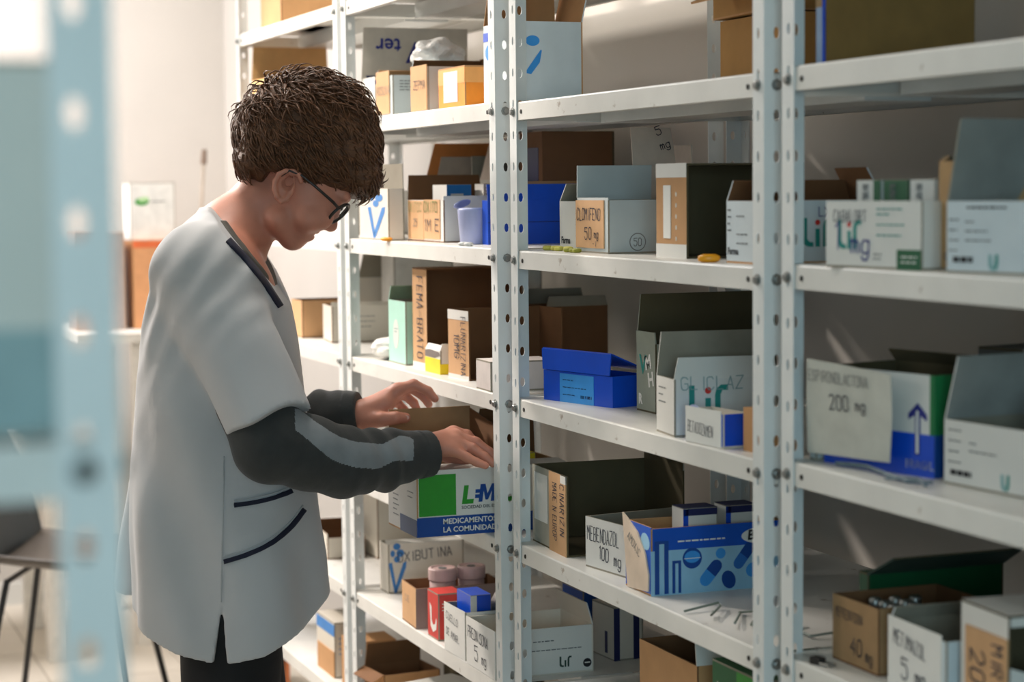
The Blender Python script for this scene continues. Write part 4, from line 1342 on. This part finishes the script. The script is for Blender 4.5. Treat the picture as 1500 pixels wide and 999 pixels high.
def polygonise(prims, h, subs=(), fn=None, pad=.02, N=16):
    lo = np.min([q.c - q.R for q in prims], axis=0) - pad
    hi = np.max([q.c + q.R for q in prims], axis=0) + pad
    nb = np.ceil((hi - lo) / (h * N)).astype(int)
    hd = h * N * .87
    g = np.arange(N + 1) * h
    G = np.stack(np.meshgrid(g, g, g, indexing='ij'), -1).reshape(-1, 3)
    corners = [(i, j, k) for i in (0, 1) for j in (0, 1) for k in (0, 1)]
    keys, pts, quads = [], [], []
    DIM = nb * N + 4

    def key(ijk):
        return (ijk[:, 0] * DIM[1] + ijk[:, 1]) * DIM[2] + ijk[:, 2]
    for bx in range(nb[0]):
        for by in range(nb[1]):
            for bz in range(nb[2]):
                o = lo + np.array((bx, by, bz)) * h * N
                ctr = o + h * N / 2
                act = [q for q in prims if np.linalg.norm(q.c - ctr) - q.R < hd + q.k + .03]
                if not act:
                    continue
                dc = min(q.d(ctr[None])[0] for q in act)
                if dc > hd + .04:
                    continue
                if dc < -hd - .05 and not subs and fn is None:
                    continue
                f = field(prims, G + o, subs, fn, act).reshape(N + 1, N + 1, N + 1)
                if f.min() > 0 or f.max() < 0:
                    continue
                base = np.array((bx, by, bz)) * N
                C8 = np.stack([f[i:i + N, j:j + N, k:k + N] for i, j, k in corners], -1)
                neg = C8 < 0
                cnt = neg.sum(-1)
                I = np.argwhere((cnt > 0) & (cnt < 8))
                if len(I) == 0:
                    continue
                c8 = C8[I[:, 0], I[:, 1], I[:, 2]]
                acc = np.zeros((len(I), 3))
                num = np.zeros(len(I))
                for x in range(8):
                    for ax in range(3):
                        ca = corners[x]
                        if ca[ax]:
                            continue
                        cb = list(ca)
                        cb[ax] = 1
                        y = corners.index(tuple(cb))
                        fa, fb = c8[:, x], c8[:, y]
                        m = (fa < 0) != (fb < 0)
                        t = np.where(m, fa / np.where(m, fa - fb, 1), 0)
                        q = np.tile(np.array(ca, float), (len(I), 1))
                        q[:, ax] = t
                        acc += q * m[:, None]
                        num += m
                P = o + (I + acc / num[:, None]) * h
                keys.append(key(I + base))
                pts.append(P)
                # quads around crossing lattice edges whose four cells may sit in neighbouring blocks
                for ax in range(3):
                    sl0 = [slice(0, N)] * 3
                    sl1 = [slice(0, N)] * 3
                    sl1[ax] = slice(1, N + 1)
                    a, b = f[tuple(sl0)] < 0, f[tuple(sl1)] < 0
                    E = np.argwhere(a != b)
                    if len(E) == 0:
                        continue
                    flip = a[E[:, 0], E[:, 1], E[:, 2]]
                    E = E + base
                    u, v = [x for x in range(3) if x != ax]
                    du, dv = np.zeros(3, int), np.zeros(3, int)
                    du[u], dv[v] = 1, 1
                    q = np.stack([key(E - du - dv), key(E - dv), key(E), key(E - du)], 1)
                    if ax == 1:
                        q = q[:, ::-1]
                    q[~flip] = q[~flip][:, ::-1]
                    quads.append(q)
    keys = np.concatenate(keys)
    pts = np.concatenate(pts)
    quads = np.concatenate(quads)
    order = np.argsort(keys)
    ks = keys[order]
    idx = np.searchsorted(ks, quads)
    idx = np.clip(idx, 0, len(ks) - 1)
    ok = (ks[idx] == quads).all(1)
    return pts[order], idx[ok]


def np_mesh(name, P, Q, mats, parent, mi=None, origin=(0, 0, 0)):
    me = bpy.data.meshes.new(name)
    P = P - np.array(origin)
    me.vertices.add(len(P))
    me.vertices.foreach_set('co', P.astype(np.float32).ravel())
    me.loops.add(len(Q) * 4)
    me.loops.foreach_set('vertex_index', Q.astype(np.int32).ravel())
    me.polygons.add(len(Q))
    me.polygons.foreach_set('loop_start', np.arange(len(Q), dtype=np.int32) * 4)
    me.polygons.foreach_set('loop_total', np.full(len(Q), 4, dtype=np.int32))
    me.polygons.foreach_set('use_smooth', np.ones(len(Q), dtype=bool))
    for m in (mats if isinstance(mats, list) else [mats]):
        me.materials.append(m)
    if mi is not None:
        me.polygons.foreach_set('material_index', mi.astype(np.int32))
    me.update(calc_edges=True)
    me.validate()
    o = bpy.data.objects.new(name, me)
    C.objects.link(o)
    if parent:
        o.parent = parent
    return o


# ---------------------------------------------------------------- the man
# The figure was laid out in image pixel coordinates, 1 m = 838 image pixels at D0 from the camera; J turns pixel
# coordinates plus a depth b (towards his left is positive) into metres along camera rays.
D0 = 3.58
cr, cu, cf, cp = (np.array(x) for x in (CR, CU, CF, CP))


def J(x, y, b=0.0):
    return cp + (cf + cr * (x - 750) / 3000 - cu * (y - 499.5) / 3000) * (D0 + b)


AX = np.array((.3544, .9351, 0.)) / np.linalg.norm((.3544, .9351))     # the way he faces
BX = np.array((-AX[1], AX[0], 0.))                                       # his left
ZX = np.array((0, 0, 1.))
ROOT = J(335, 900, 0)
ROOT[2] = 0.0
man = tag(empty('person', tuple(ROOT)), 'man in a white short-sleeved tunic over a dark jersey, handling the LEM carton', 'person')
SKIN = mat('skin', (194, 130, 108), .5, var=.07, scale=35, bump=.04, bscale=300, sss=.12)


def tilt(deg):
    c, s = math.cos(math.radians(deg)), math.sin(math.radians(deg))
    return [AX * c - ZX * s, BX, ZX * c + AX * s]


HT = tilt(36)
UP = np.array([AX, BX, ZX])
body = []
# trunk, neck and arms
body += [Cone(J(330, 430, -.07), .085, J(330, 430, .07), .085, .03), Cone(J(332, 480), .095, J(338, 760), .09, .05),
         Cone(J(338, 860, -.07), .09, J(338, 860, .07), .09, .05)]
body += [Cone(J(380, 298), .053, J(343, 345), .060, .02), Cone(J(335, 348), .05, J(318, 392, -.13), .05, .04), Cone(J(335, 348), .05, J(318, 392, .13), .05, .04)]
for sh, el, wr in (((298, 400, -.165), (392, 662, -.215), (612, 657, -.035)), ((325, 395, .165), (410, 650, .18), (528, 611, .14))):
    body += [Cone(J(*sh), .05, J(*el), .038, .03), Cone(J(*el), .038, J(*wr), .026, .02)]
# head
body += [Ell(J(443, 218), (.098, .077, .086), HT, .02),
         Ell(J(452, 283), (.060, .064, .088), tilt(42), .02),
         Cone(J(407, 322, -.046), .020, J(428, 347, -.012), .019, .018), Cone(J(407, 322, .046), .020, J(428, 347, .012), .019, .018),
         Cone(J(430, 348, -.012), .019, J(430, 348, .012), .019, .014),
         Cone(J(445, 336, -.02), .020, J(445, 336, .02), .020, .012),
         Cone(J(470, 318, -.038), .022, J(452, 322, -.048), .02, .02), Cone(J(470, 318, .038), .022, J(452, 322, .048), .02, .02),
         Cone(J(502, 286, -.032), .013, J(504, 288, .032), .013, .012),
         Cone(J(494, 297), .009, J(484, 329), .0105, .008), Cone(J(486, 331), .0095, J(484, 331.5), .0095, .005),
         Cone(J(475, 331, -.011), .0075, J(481, 331, -.007), .007, .004), Cone(J(475, 331, .011), .0075, J(481, 331, .007), .007, .004),
         Cone(J(462, 338.5, -.015), .0055, J(464, 337.5, .015), .0055, .005),
         Cone(J(454.5, 348, -.015), .0058, J(456, 347, .015), .0058, .005),
         Cone(J(488, 303, -.033), .0115, J(489, 303, -.031), .0115, .006), Cone(J(488, 303, .033), .0115, J(489, 303, .031), .0115, .006)]
# ears
ear = [(441, 266), (438, 256), (430, 251), (419, 250), (409, 255), (403, 265), (402, 277), (405, 288), (412, 295), (420, 292), (424, 284)]
for sg in (-1, 1):
    for i in range(len(ear) - 1):
        out = .083 if 2 < i < 7 else .079
        body.append(Cone(J(*ear[i], sg * (out if i else .074)), .0042, J(*ear[i + 1], sg * out), .0042, .003))
    body.append(Ell(J(418, 273, sg * .074), (.016, .006, .024), tilt(24), .006))
    body.append(Cone(J(428, 270, sg * .079), .004, J(426, 282, sg * .079), .005, .004))
ear_hollow = [Ell(J(421, 267, sg * .084), (.0115, .015, .015), tilt(24), .003) for sg in (-1, 1)]
mouth_line = [Cone(J(461, 344, -.019), .0022, J(461.5, 343.5, .019), .0022, .003)]


def finger(chain, rs):
    for i in range(len(chain) - 1):
        body.append(Cone(J(*chain[i]), rs[i], J(*chain[i + 1]), rs[i + 1], .0035 if i else .008))


# right hand resting on the rim of the carton, back of the hand up
W = (618, 656, -0.027)
for kx in ((664, 634, 0.019), (668, 640, 0.001), (667, 648, -0.015), (662, 658, -0.029)):
    body.append(Cone(J(*W), .019, J(*kx), .0115, .012))
finger([(664, 634, 0.019), (684, 637, 0.021), (697, 650, 0.023), (703, 662, 0.023)], [.0112, .0092, .0082, .0072])
finger([(668, 640, 0.001), (697, 648, -0.001), (716, 662, -0.003), (727, 673, -0.005)], [.0112, .0094, .0084, .0072])
finger([(667, 648, -0.015), (693, 657, -0.023), (710, 669, -0.027), (722, 679, -0.029)], [.0108, .009, .008, .0070])
finger([(662, 658, -0.029), (684, 670, -0.039), (698, 677, -0.043), (711, 682, -0.045)], [.0105, .0084, .0074, .0066])
finger([(634, 660, 0.000), (655, 668, 0.027), (672, 672, 0.039), (684, 676, 0.043)], [.015, .0115, .010, .0085])
# left hand gripping the raised flap, thumb in front of the board, fingers over its edge
W = (531, 610, 0.142)
for kx in ((583, 572, 0.142), (580, 574, 0.156), (575, 580, 0.170), (568, 588, 0.182)):
    body.append(Cone(J(*W), .022, J(*kx), .0125, .014))
body.append(Cone(J(536, 606, 0.135), .02, J(566, 592, 0.132), .014, .014))
finger([(583, 572, 0.142), (606, 563, 0.146), (627, 573, 0.144), (637, 584, 0.142)], [.0122, .0095, .0086, .0074])
finger([(580, 574, 0.156), (602, 568, 0.164), (620, 580, 0.162), (628, 592, 0.160)], [.0122, .0095, .0086, .0074])
finger([(575, 580, 0.170), (592, 578, 0.180), (606, 590, 0.178), (612, 602, 0.175)], [.0115, .009, .008, .007])
finger([(568, 588, 0.182), (582, 590, 0.192), (592, 600, 0.190), (597, 611, 0.186)], [.011, .0082, .0075, .0066])
finger([(538, 616, 0.125), (560, 614, 0.110), (580, 612, 0.106), (594, 612, 0.112)], [.018, .0135, .0115, .0095])
P, Q = polygonise(body, .0026, subs=ear_hollow + mouth_line)
np_mesh('body', P, Q, SKIN, man, origin=ROOT)
NAIL = mat('finger_nail', (222, 172, 156), .3)
for (x, y, b) in ((594.5, 611.5, .1035),):
    o = MB().add(*(lambda c: ([c + Vector(AX) * (.006 * math.cos(t)) + Vector(ZX) * (.0045 * math.sin(t)) for t in np.linspace(0, 2 * PI, 13)[:-1]], [tuple(range(12))]))(Vector(J(x, y, b) - ROOT))).build('thumb_nail', NAIL, man)

# hair: a cap cut along the hairline, with locks laid over it
HAIR = mat('brown_hair', (90, 57, 34), .45, var=.35, scale=60, bump=.5, bscale=220, spec=.35, stretch=(1, 1, 2.5))
HC = J(451, 203)
hair_prims = [Ell(HC, (.118, .094, .112), UP, .02), Ell(J(405, 205), (.062, .084, .085), UP, .03), Ell(J(505, 225), (.062, .078, .075), UP, .03),
              Cone(J(536, 262, -.04), .02, J(536, 262, .045), .022, .03), Cone(J(365, 240, -.045), .018, J(365, 240, .045), .018, .03)]
hl = np.array([(330, 256), (352, 262), (376, 274), (390, 264), (400, 252), (441, 252), (446, 262), (449, 290), (456, 290), (462, 276), (480, 274), (500, 277), (512, 288), (522, 300), (538, 300), (556, 284), (575, 270)], float)
hlw = np.array([J(*q) for q in hl]) - HC
hla, hlz = hlw @ AX, hlw[:, 2]


def wob(p, fs, seed):
    r = np.random.RandomState(seed)
    s = 0
    for f in fs:
        for _ in range(3):
            d = r.normal(size=3)
            d /= np.linalg.norm(d)
            s = s + np.sin(p @ (d * f) + r.uniform(0, 6.3))
    return s / (3 * len(fs))


def hairfn(p, d):
    q = p - HC
    a = q @ AX
    z = q[:, 2]
    d = d + .004 * wob(p, (60, 110), 3) + .0022 * wob(p * np.array((1, 1, .45)), (260, 420), 5)
    line = np.interp(a, hla, hlz)
    cut = line - z + .004 * wob(p, (150, 260), 8)
    return np.maximum(d, cut)


P, Q = polygonise(hair_prims, .003, fn=hairfn)
hp, hf = [P], [Q]
rn = np.random.RandomState(4)
nrm_src = P[rn.choice(len(P), 2600)]
off = len(P)
CROWN = J(415, 128) - HC
for p in nrm_src:
    q = p - HC
    a, b, z = q @ AX, q @ BX, q[2]
    line = np.interp(a, hla, hlz)
    if z < line + .012:
        continue
    n = AX * a / .118 ** 2 + BX * b / .094 ** 2 + ZX * z / .112 ** 2
    n /= np.linalg.norm(n)
    t = q - CROWN + rn.normal(size=3) * .03 + AX * .03 - ZX * .02
    t -= n * (t @ n)
    t /= np.linalg.norm(t) + 1e-6
    L = rn.uniform(.025, .05)
    lift = rn.uniform(.000, .0065) if z < .05 else rn.uniform(.002, .02)
    side = np.cross(n, t)
    pts = []
    cur = rn.uniform(-.4, .4) * (1 if z < .05 else 2.2)
    for i in range(5):
        s = i / 4
        pts.append(p + t * (L * s) + side * (cur * L * s * s) + n * (lift * math.sin(s * 2.4) - .5 * (L * s) ** 2 / .1 + .001))
    rr = [.0018, .002, .0016, .0011, .0003]
    ring = []
    for i in range(5):
        for k in range(4):
            an = k * PI / 2
            ring.append(pts[i] + (side * math.cos(an) + n * math.sin(an) * .6) * rr[i] * 1.2)
    ring = np.array(ring)
    lim = ring[:, 2] - HC[2] < np.interp((ring - HC) @ AX, hla, hlz) - .012
    if lim.any():
        continue
    hp.append(ring)
    fq = []
    for i in range(4):
        for k in range(4):
            k2 = (k + 1) % 4
            fq.append((off + i * 4 + k, off + i * 4 + k2, off + (i + 1) * 4 + k2, off + (i + 1) * 4 + k))
    hf.append(np.array(fq))
    off += 20
np_mesh('hair', np.concatenate(hp), np.concatenate(hf), HAIR, man, origin=ROOT)

# ---- tunic
TUN = mat('white_tunic_cloth', (193, 193, 195), .8, var=.03, scale=10, bump=.12, bscale=45, sheen=.15)
prof = [(310, 305, 372, .05), (335, 272, 398, .10), (365, 250, 410, .15), (400, 236, 418, .17), (440, 226, 427, .165), (500, 214, 438, .157), (560, 206, 446, .153), (620, 203, 452, .152), (680, 202, 457, .154), (740, 202, 463, .16), (800, 203, 469, .17), (860, 206, 475, .18), (900, 208, 478, .186), (990, 209, 480, .19)]
TZ, TC, TA, TB = [], [], [], []
for y, x0, x1, wb_ in prof:
    p0, p1 = J(x0, y), J(x1, y)
    TZ.append((p0[2] + p1[2]) / 2)
    TC.append(((p0 - ROOT) @ AX + (p1 - ROOT) @ AX) / 2)
    TA.append(((p1 - p0) @ AX) / 2)
    TB.append(wb_)
TZ, TC, TA, TB = (np.array(x)[::-1] for x in (TZ, TC, TA, TB))


class Loft:
    def __init__(s, k=.03):
        s.c = J(335, 640)
        s.R = .55
        s.k = k

    def d(s, p):
        q = p - ROOT
        z = p[:, 2]
        a = q @ AX - np.interp(z, TZ, TC)
        b = q @ BX
        wa, wb2 = np.interp(z, TZ, TA), np.interp(z, TZ, TB)
        n = 2.35
        r = (np.abs(a / wa) ** n + np.abs(b / wb2) ** n) ** (1 / n)
        d = (r - 1) * np.minimum(wa, wb2) * .9
        return np.maximum(d, (z - TZ[-1]))


SL0, SL1 = J(292, 402, -.158), J(412, 652, -.225)
SC = J(397, 620, -.205)
hem_dir = J(458, 595, -.205) - J(335, 640, -.205)
hem_dir /= np.linalg.norm(hem_dir)
arm_dir = (SL1 - SL0) / np.linalg.norm(SL1 - SL0)
sn = arm_dir - hem_dir * (arm_dir @ hem_dir)
sn /= np.linalg.norm(sn)
TR0, TR1 = J(318, 398, .150), J(405, 640, .2)
ad2 = (TR1 - TR0) / np.linalg.norm(TR1 - TR0)


class CutCone(Cone):
    def __init__(s, p0, r0, p1, r1, c, n, k):
        super().__init__(p0, r0, p1, r1, k)
        s.pc, s.pn = c, n

    def d(s, p):
        return np.maximum(super().d(p), (p - s.pc) @ s.pn)


tunic = [Loft(), CutCone(SL0, .082, SL1, .071, SC, sn, .014), CutCone(TR0, .082, TR1, .068, TR0 + ad2 * .27, ad2, .03),
         Cone(J(328, 352, -.04), .055, J(300, 392, -.15), .062, .04), Cone(J(333, 352, .04), .055, J(318, 392, .15), .062, .04),
         Cone(J(226, 490, .05), .02, J(203, 850, .075), .034, .02)]
neck_cut = [Cone(J(378, 300), .066, J(345, 335), .058, .008), Cone(J(372, 335, -.0), .056, J(416, 432, -.005), .010, .01)]
hemx = np.array([183, 208, 260, 312, 330, 390, 440, 478, 520], float)
hemy = np.array([915, 934, 955, 966, 969, 957, 931, 890, 850], float)
hw = np.array([J(x, y, -.15) for x, y in zip(hemx, hemy)]) - ROOT
hma, hmz = hw @ AX, hw[:, 2]
slit_top, slit_l, slit_r = (J(324, 884, -.19) - ROOT), (J(311, 972, -.19) - ROOT), (J(331, 972, -.19) - ROOT)


nk = np.array([J(x, y) for x, y in ((250, 262), (306, 297), (322, 309), (339, 326), (372, 362), (396, 395), (421, 436), (470, 515))]) - ROOT
nka, nkz = nk @ AX, nk[:, 2]


def tunicfn(p, d):
    q = p - ROOT
    a, b, z = q @ AX, q @ BX, p[:, 2]
    # drapery: long folds running down the back and flank, creases over the shoulder and at the bent elbow
    low = np.clip((1.25 - z) / .4, 0, 1)
    d = d + low * .006 * np.sin(34 * a + 18 * b + 1.6 * np.sin(6 * z)) + low * .004 * np.sin(52 * b - 21 * a + 3 * z)
    e = p - SL0
    s = e @ arm_dir
    up = np.exp(-(((s - .02) / .09) ** 2)) * np.clip(-(b + .02) / .06, 0, 1)
    d = d + up * (.0026 * np.sin(70 * (e @ hem_dir) + 120 * s + 2.5 * wob(p, (20, 35), 50)) + .003 * wob(p, (60, 95), 51))
    d = d + .0016 * wob(p, (38, 70), 12)
    # folds fanning down from the arm pit
    f = np.clip(-(b + .02) / .08, 0, 1) * np.exp(-((z - 1.02) / .2) ** 2)
    d = d + f * .0065 * np.sin(46 * (a + .35 * z) + 2.2)
    hem = np.interp(a, hma, hmz) + np.clip((b + .02) * .12, 0, .05)
    d = np.maximum(d, hem - z)
    d = np.maximum(d, (z - np.interp(a, nka, nkz)) * .72)
    # side slit
    tz = np.clip((z - slit_l[2]) / (slit_top[2] - slit_l[2]), 0, 1)
    la = slit_l @ AX + (slit_top @ AX - slit_l @ AX) * tz
    ra = slit_r @ AX + (slit_top @ AX - slit_r @ AX) * tz
    ins = np.maximum(np.maximum(la - a, a - ra), np.maximum(z - slit_top[2], b + .09))
    d = np.maximum(d, -ins)
    return d


P, Q = polygonise(tunic, .0042, subs=neck_cut, fn=tunicfn)
np_mesh('tunic', P, Q, TUN, man, origin=ROOT)


def hit(x, y, b0=-.36, b1=.2, extra=.0025):
    """where the cloth lies at an image pixel"""
    bs = np.arange(b0, b1, .0015)
    pts = np.array([J(x, y, b) for b in bs])
    f = field(tunic, pts, neck_cut, tunicfn)
    k = np.argmax(f < 0)
    return J(x, y, bs[k] - extra) if f[k] < 0 else None


NAVYT = mat('navy_braid', (22, 26, 48), .8, var=.1)


def braid(name, pts, hw_, m=NAVYT, n=26, th=.003):
    pts = [Vector((x, y)) for x, y in pts]
    # resample a smooth curve
    dense = []
    for i in range(len(pts) - 1):
        p0, p1, p2, p3 = pts[max(i - 1, 0)], pts[i], pts[i + 1], pts[min(i + 2, len(pts) - 1)]
        for k in range(8):
            t = k / 8
            dense.append(.5 * ((2 * p1) + (p2 - p0) * t + (2 * p0 - 5 * p1 + 4 * p2 - p3) * t * t + (3 * p1 - p0 - 3 * p2 + p3) * t ** 3))
    dense.append(pts[-1])
    vs, fs = [], []
    for i, p in enumerate(dense):
        t = (dense[min(i + 1, len(dense) - 1)] - dense[max(i - 1, 0)]).normalized()
        e = Vector((-t.y, t.x)) * hw_
        row = [hit(p.x + e.x * q, p.y + e.y * q) for q in (-1, -.5, 0, .5, 1)]
        if any(r is None for r in row):
            continue
        vs += [Vector(r - ROOT) for r in row]
    for i in range(len(vs) // 5 - 1):
        for k in range(4):
            fs.append((5 * i + k, 5 * i + k + 1, 5 * i + k + 6, 5 * i + k + 5))
    o = mesh_obj(name, vs, fs, m, man, smooth=True)
    md = o.modifiers.new('s', 'SOLIDIFY')
    md.thickness = th
    md.offset = 0
    return o


braid('neck_braid', [(334, 351), (349, 367), (368, 388), (386, 411), (400, 432), (411, 449)], 4.2)
braid('pocket_braid', [(343, 740), (372, 736), (402, 729), (428, 719)], 3.2)
braid('pocket_braid', [(328, 823), (360, 813), (395, 797), (425, 773), (446, 746)], 3.4)
SEAM = mat('tunic_seam', (176, 178, 180), .85)
braid('side_seam', [(328, 668), (327, 740), (325, 820), (324, 882)], .7, SEAM, th=.0012)
braid('pocket_edge', [(343, 733), (372, 729), (402, 722), (428, 712)], .9, SEAM, th=.0015)
braid('pocket_edge', [(328, 815), (360, 805), (395, 789), (425, 765), (444, 740)], .9, SEAM, th=.0015)

# ---- undershirt showing at the neck
class Inner(Loft):
    def d(s, p):
        return super().d(p) + .014


NIN = J(352, 338)


def underfn(p, d):
    q = p - ROOT
    a, b, z = q @ AX, q @ BX, p[:, 2]
    d = np.maximum(d, (z - np.interp(a, nka, nkz) - .007) * .72)
    return np.maximum(d, 1.0 - z)


P, Q = polygonise([Inner()], .004, subs=[Cone(J(385, 290), .058, J(348, 340), .0625, .004)], fn=underfn)
np_mesh('undershirt', P, Q, mat('olive_grey_shirt', (82, 78, 72), .85, var=.08), man, None, ROOT)

# ---- jersey sleeves
JDARK = mat('charcoal_jersey', (50, 52, 52), .85, var=.12, scale=40, bump=.15, bscale=90, sheen=.1)
JGREY = mat('grey_jersey_stripe', (132, 138, 142), .85, var=.06, scale=40, bump=.15, bscale=90, sheen=.1)


def jersey(chain, end_c, end_n, seed):
    pr = []
    for i in range(len(chain) - 1):
        (x, y, b, r), (x2, y2, b2, r2) = chain[i], chain[i + 1]
        pr.append(Cone(J(x, y, b), r, J(x2, y2, b2), r2, .012))
    ec, en = J(*end_c), np.array(end_n)
    en = en / np.linalg.norm(en)

    def fn(p, d):
        s = (p - ec) @ en
        body_part = np.clip((-s - .02) / .02, 0, 1)
        d = d + body_part * (.0045 * wob(p, (55, 85), seed) + .0028 * np.sin(130 * s + 30 * (p @ ZX)) * np.exp(-((s + .10) / .07) ** 2))
        cuff = np.abs(s + .012) < .011
        return np.maximum(d - np.where(cuff, .0015, 0), s)
    return polygonise(pr, .0021, fn=fn)


armd = J(632, 664, -.025) - J(560, 672, -.085)
P, Q = jersey([(370, 590, -.2, .060), (398, 650, -.215, .064), (450, 664, -.185, .060), (500, 676, -.14, .059), (560, 674, -.075, .052), (596, 668, -.045, .041), (650, 662, -.01, .038)], (630, 662, -.025), armd, 21)
ctr = P[Q].mean(1)
rel = ctr - cp
dep = rel @ cf
sx = 750 + 3000 * (rel @ cr) / dep
sy = 499.5 - 3000 * (rel @ cu) / dep
tx = np.array([430, 440, 460, 484, 500, 521, 552, 562, 575, 586, 600, 607.])
up_ = np.array([598, 600, 616, 632, 641, 647, 650, 650, 643, 638, 640, 645.])
dn_ = np.array([628, 635, 652, 672, 679, 685, 687, 683, 676, 675, 675, 675.])
near = (dep - D0) < np.interp(sx, [370, 450, 560, 650], [-.21, -.185, -.075, -.015])
stripe = near & (sx > 432) & (sx < 606) & (sy > np.interp(sx, tx, up_)) & (sy < np.interp(sx, tx, dn_))
np_mesh('jersey_sleeve', P, Q, [JDARK, JGREY], man, stripe.astype(int), ROOT)
armd = J(528, 606, .142) - J(450, 614, .162)
P, Q = jersey([(405, 600, .2, .058), (425, 635, .19, .056), (470, 612, .16, .046), (500, 608, .15, .041), (545, 603, .138, .036)], (527, 607, .142), armd, 33)
np_mesh('jersey_sleeve', P, Q, [JDARK], man, None, ROOT)

# ---- trousers and shoes
BLK = mat('black_trousers', (20, 20, 22), .85, var=.15, scale=20, bump=.1, bscale=40)
hipc = J(338, 940, 0)
tr = [Cone(J(338, 850, -.06), .10, J(338, 850, .06), .10, .05)]
for sg in (-1, 1):
    h0 = J(338, 900, sg * .085)
    kn = hipc + BX * (sg * .09) + AX * .01
    kn[2] = .46
    an = hipc + BX * (sg * .1) - AX * .03
    an[2] = .07
    tr += [Cone(h0, .088, kn, .078, .02), Cone(kn, .078, an, .065, .02)]
P, Q = polygonise(tr, .006, fn=lambda p, d: np.maximum(d + .004 * wob(p, (30, 55), 41), .03 - p[:, 2]))
np_mesh('trousers', P, Q, BLK, man, None, ROOT)
sh = []
for sg in (-1, 1):
    c0 = hipc + BX * (sg * .1) - AX * .05
    c0[2] = .045
    c1 = c0 + AX * .2
    c1[2] = .04
    sh += [Cone(c0, .043, c1, .038, .004)]
P, Q = polygonise(sh, .006, fn=lambda p, d: np.maximum(d, .001 - p[:, 2]))
np_mesh('shoes', P, Q, mat('black_shoes', (24, 24, 26), .5), man, None, ROOT)

# ---- glasses
GF = mat('dark_tortoise_frame', (34, 28, 26), .3, var=.2, scale=80)
gl = tag(empty('eyeglasses', tuple(ROOT)), 'dark round-rimmed eyeglasses on the man\'s face', 'glasses')
GN = mat('clear_lens', (235, 240, 240), .05, var=0)
GN.node_tree.nodes['Principled BSDF'].inputs['Alpha'].default_value = .12
upv = J(507, 302) - J(483, 324)
upv /= np.linalg.norm(upv)
fwv = np.cross(BX, upv)
if fwv @ AX < 0:
    fwv = -fwv
for sg in (-1, 1):
    gc = J(496, 313, sg * .034) - ROOT
    sd = BX * .965 - fwv * (.26 * sg)
    ringp = [Vector(gc + upv * (.0225 * math.cos(t)) + sd * (.0235 * math.sin(t))) for t in np.linspace(0, 2 * PI, 29)[:-1]]
    MB().tube(ringp, .0029, 8, closed=True).build('rim', GF, gl, True)
    mesh_obj('lens', [p for p in ringp] + [Vector(gc)], [(i, (i + 1) % 28, 28) for i in range(28)], GN, gl, smooth=True)
    tp = [Vector(gc + sd * (.0235 * sg) + upv * .008), Vector(J(488, 296, sg * .071) - ROOT), Vector(J(463, 274, sg * .077) - ROOT), Vector(J(442, 257, sg * .0805) - ROOT), Vector(J(424, 250, sg * .083) - ROOT), Vector(J(412, 258, sg * .082) - ROOT)]
    MB().tube(tp, [.0028, .0028, .0024, .002, .002, .0015], 8).build('temple', GF, gl, True)
MB().tube([Vector(J(500, 307, -.0115) - ROOT), Vector(J(501, 305, 0) - ROOT), Vector(J(500, 307, .0115) - ROOT)], .0022, 8).build('bridge', GF, gl, True)
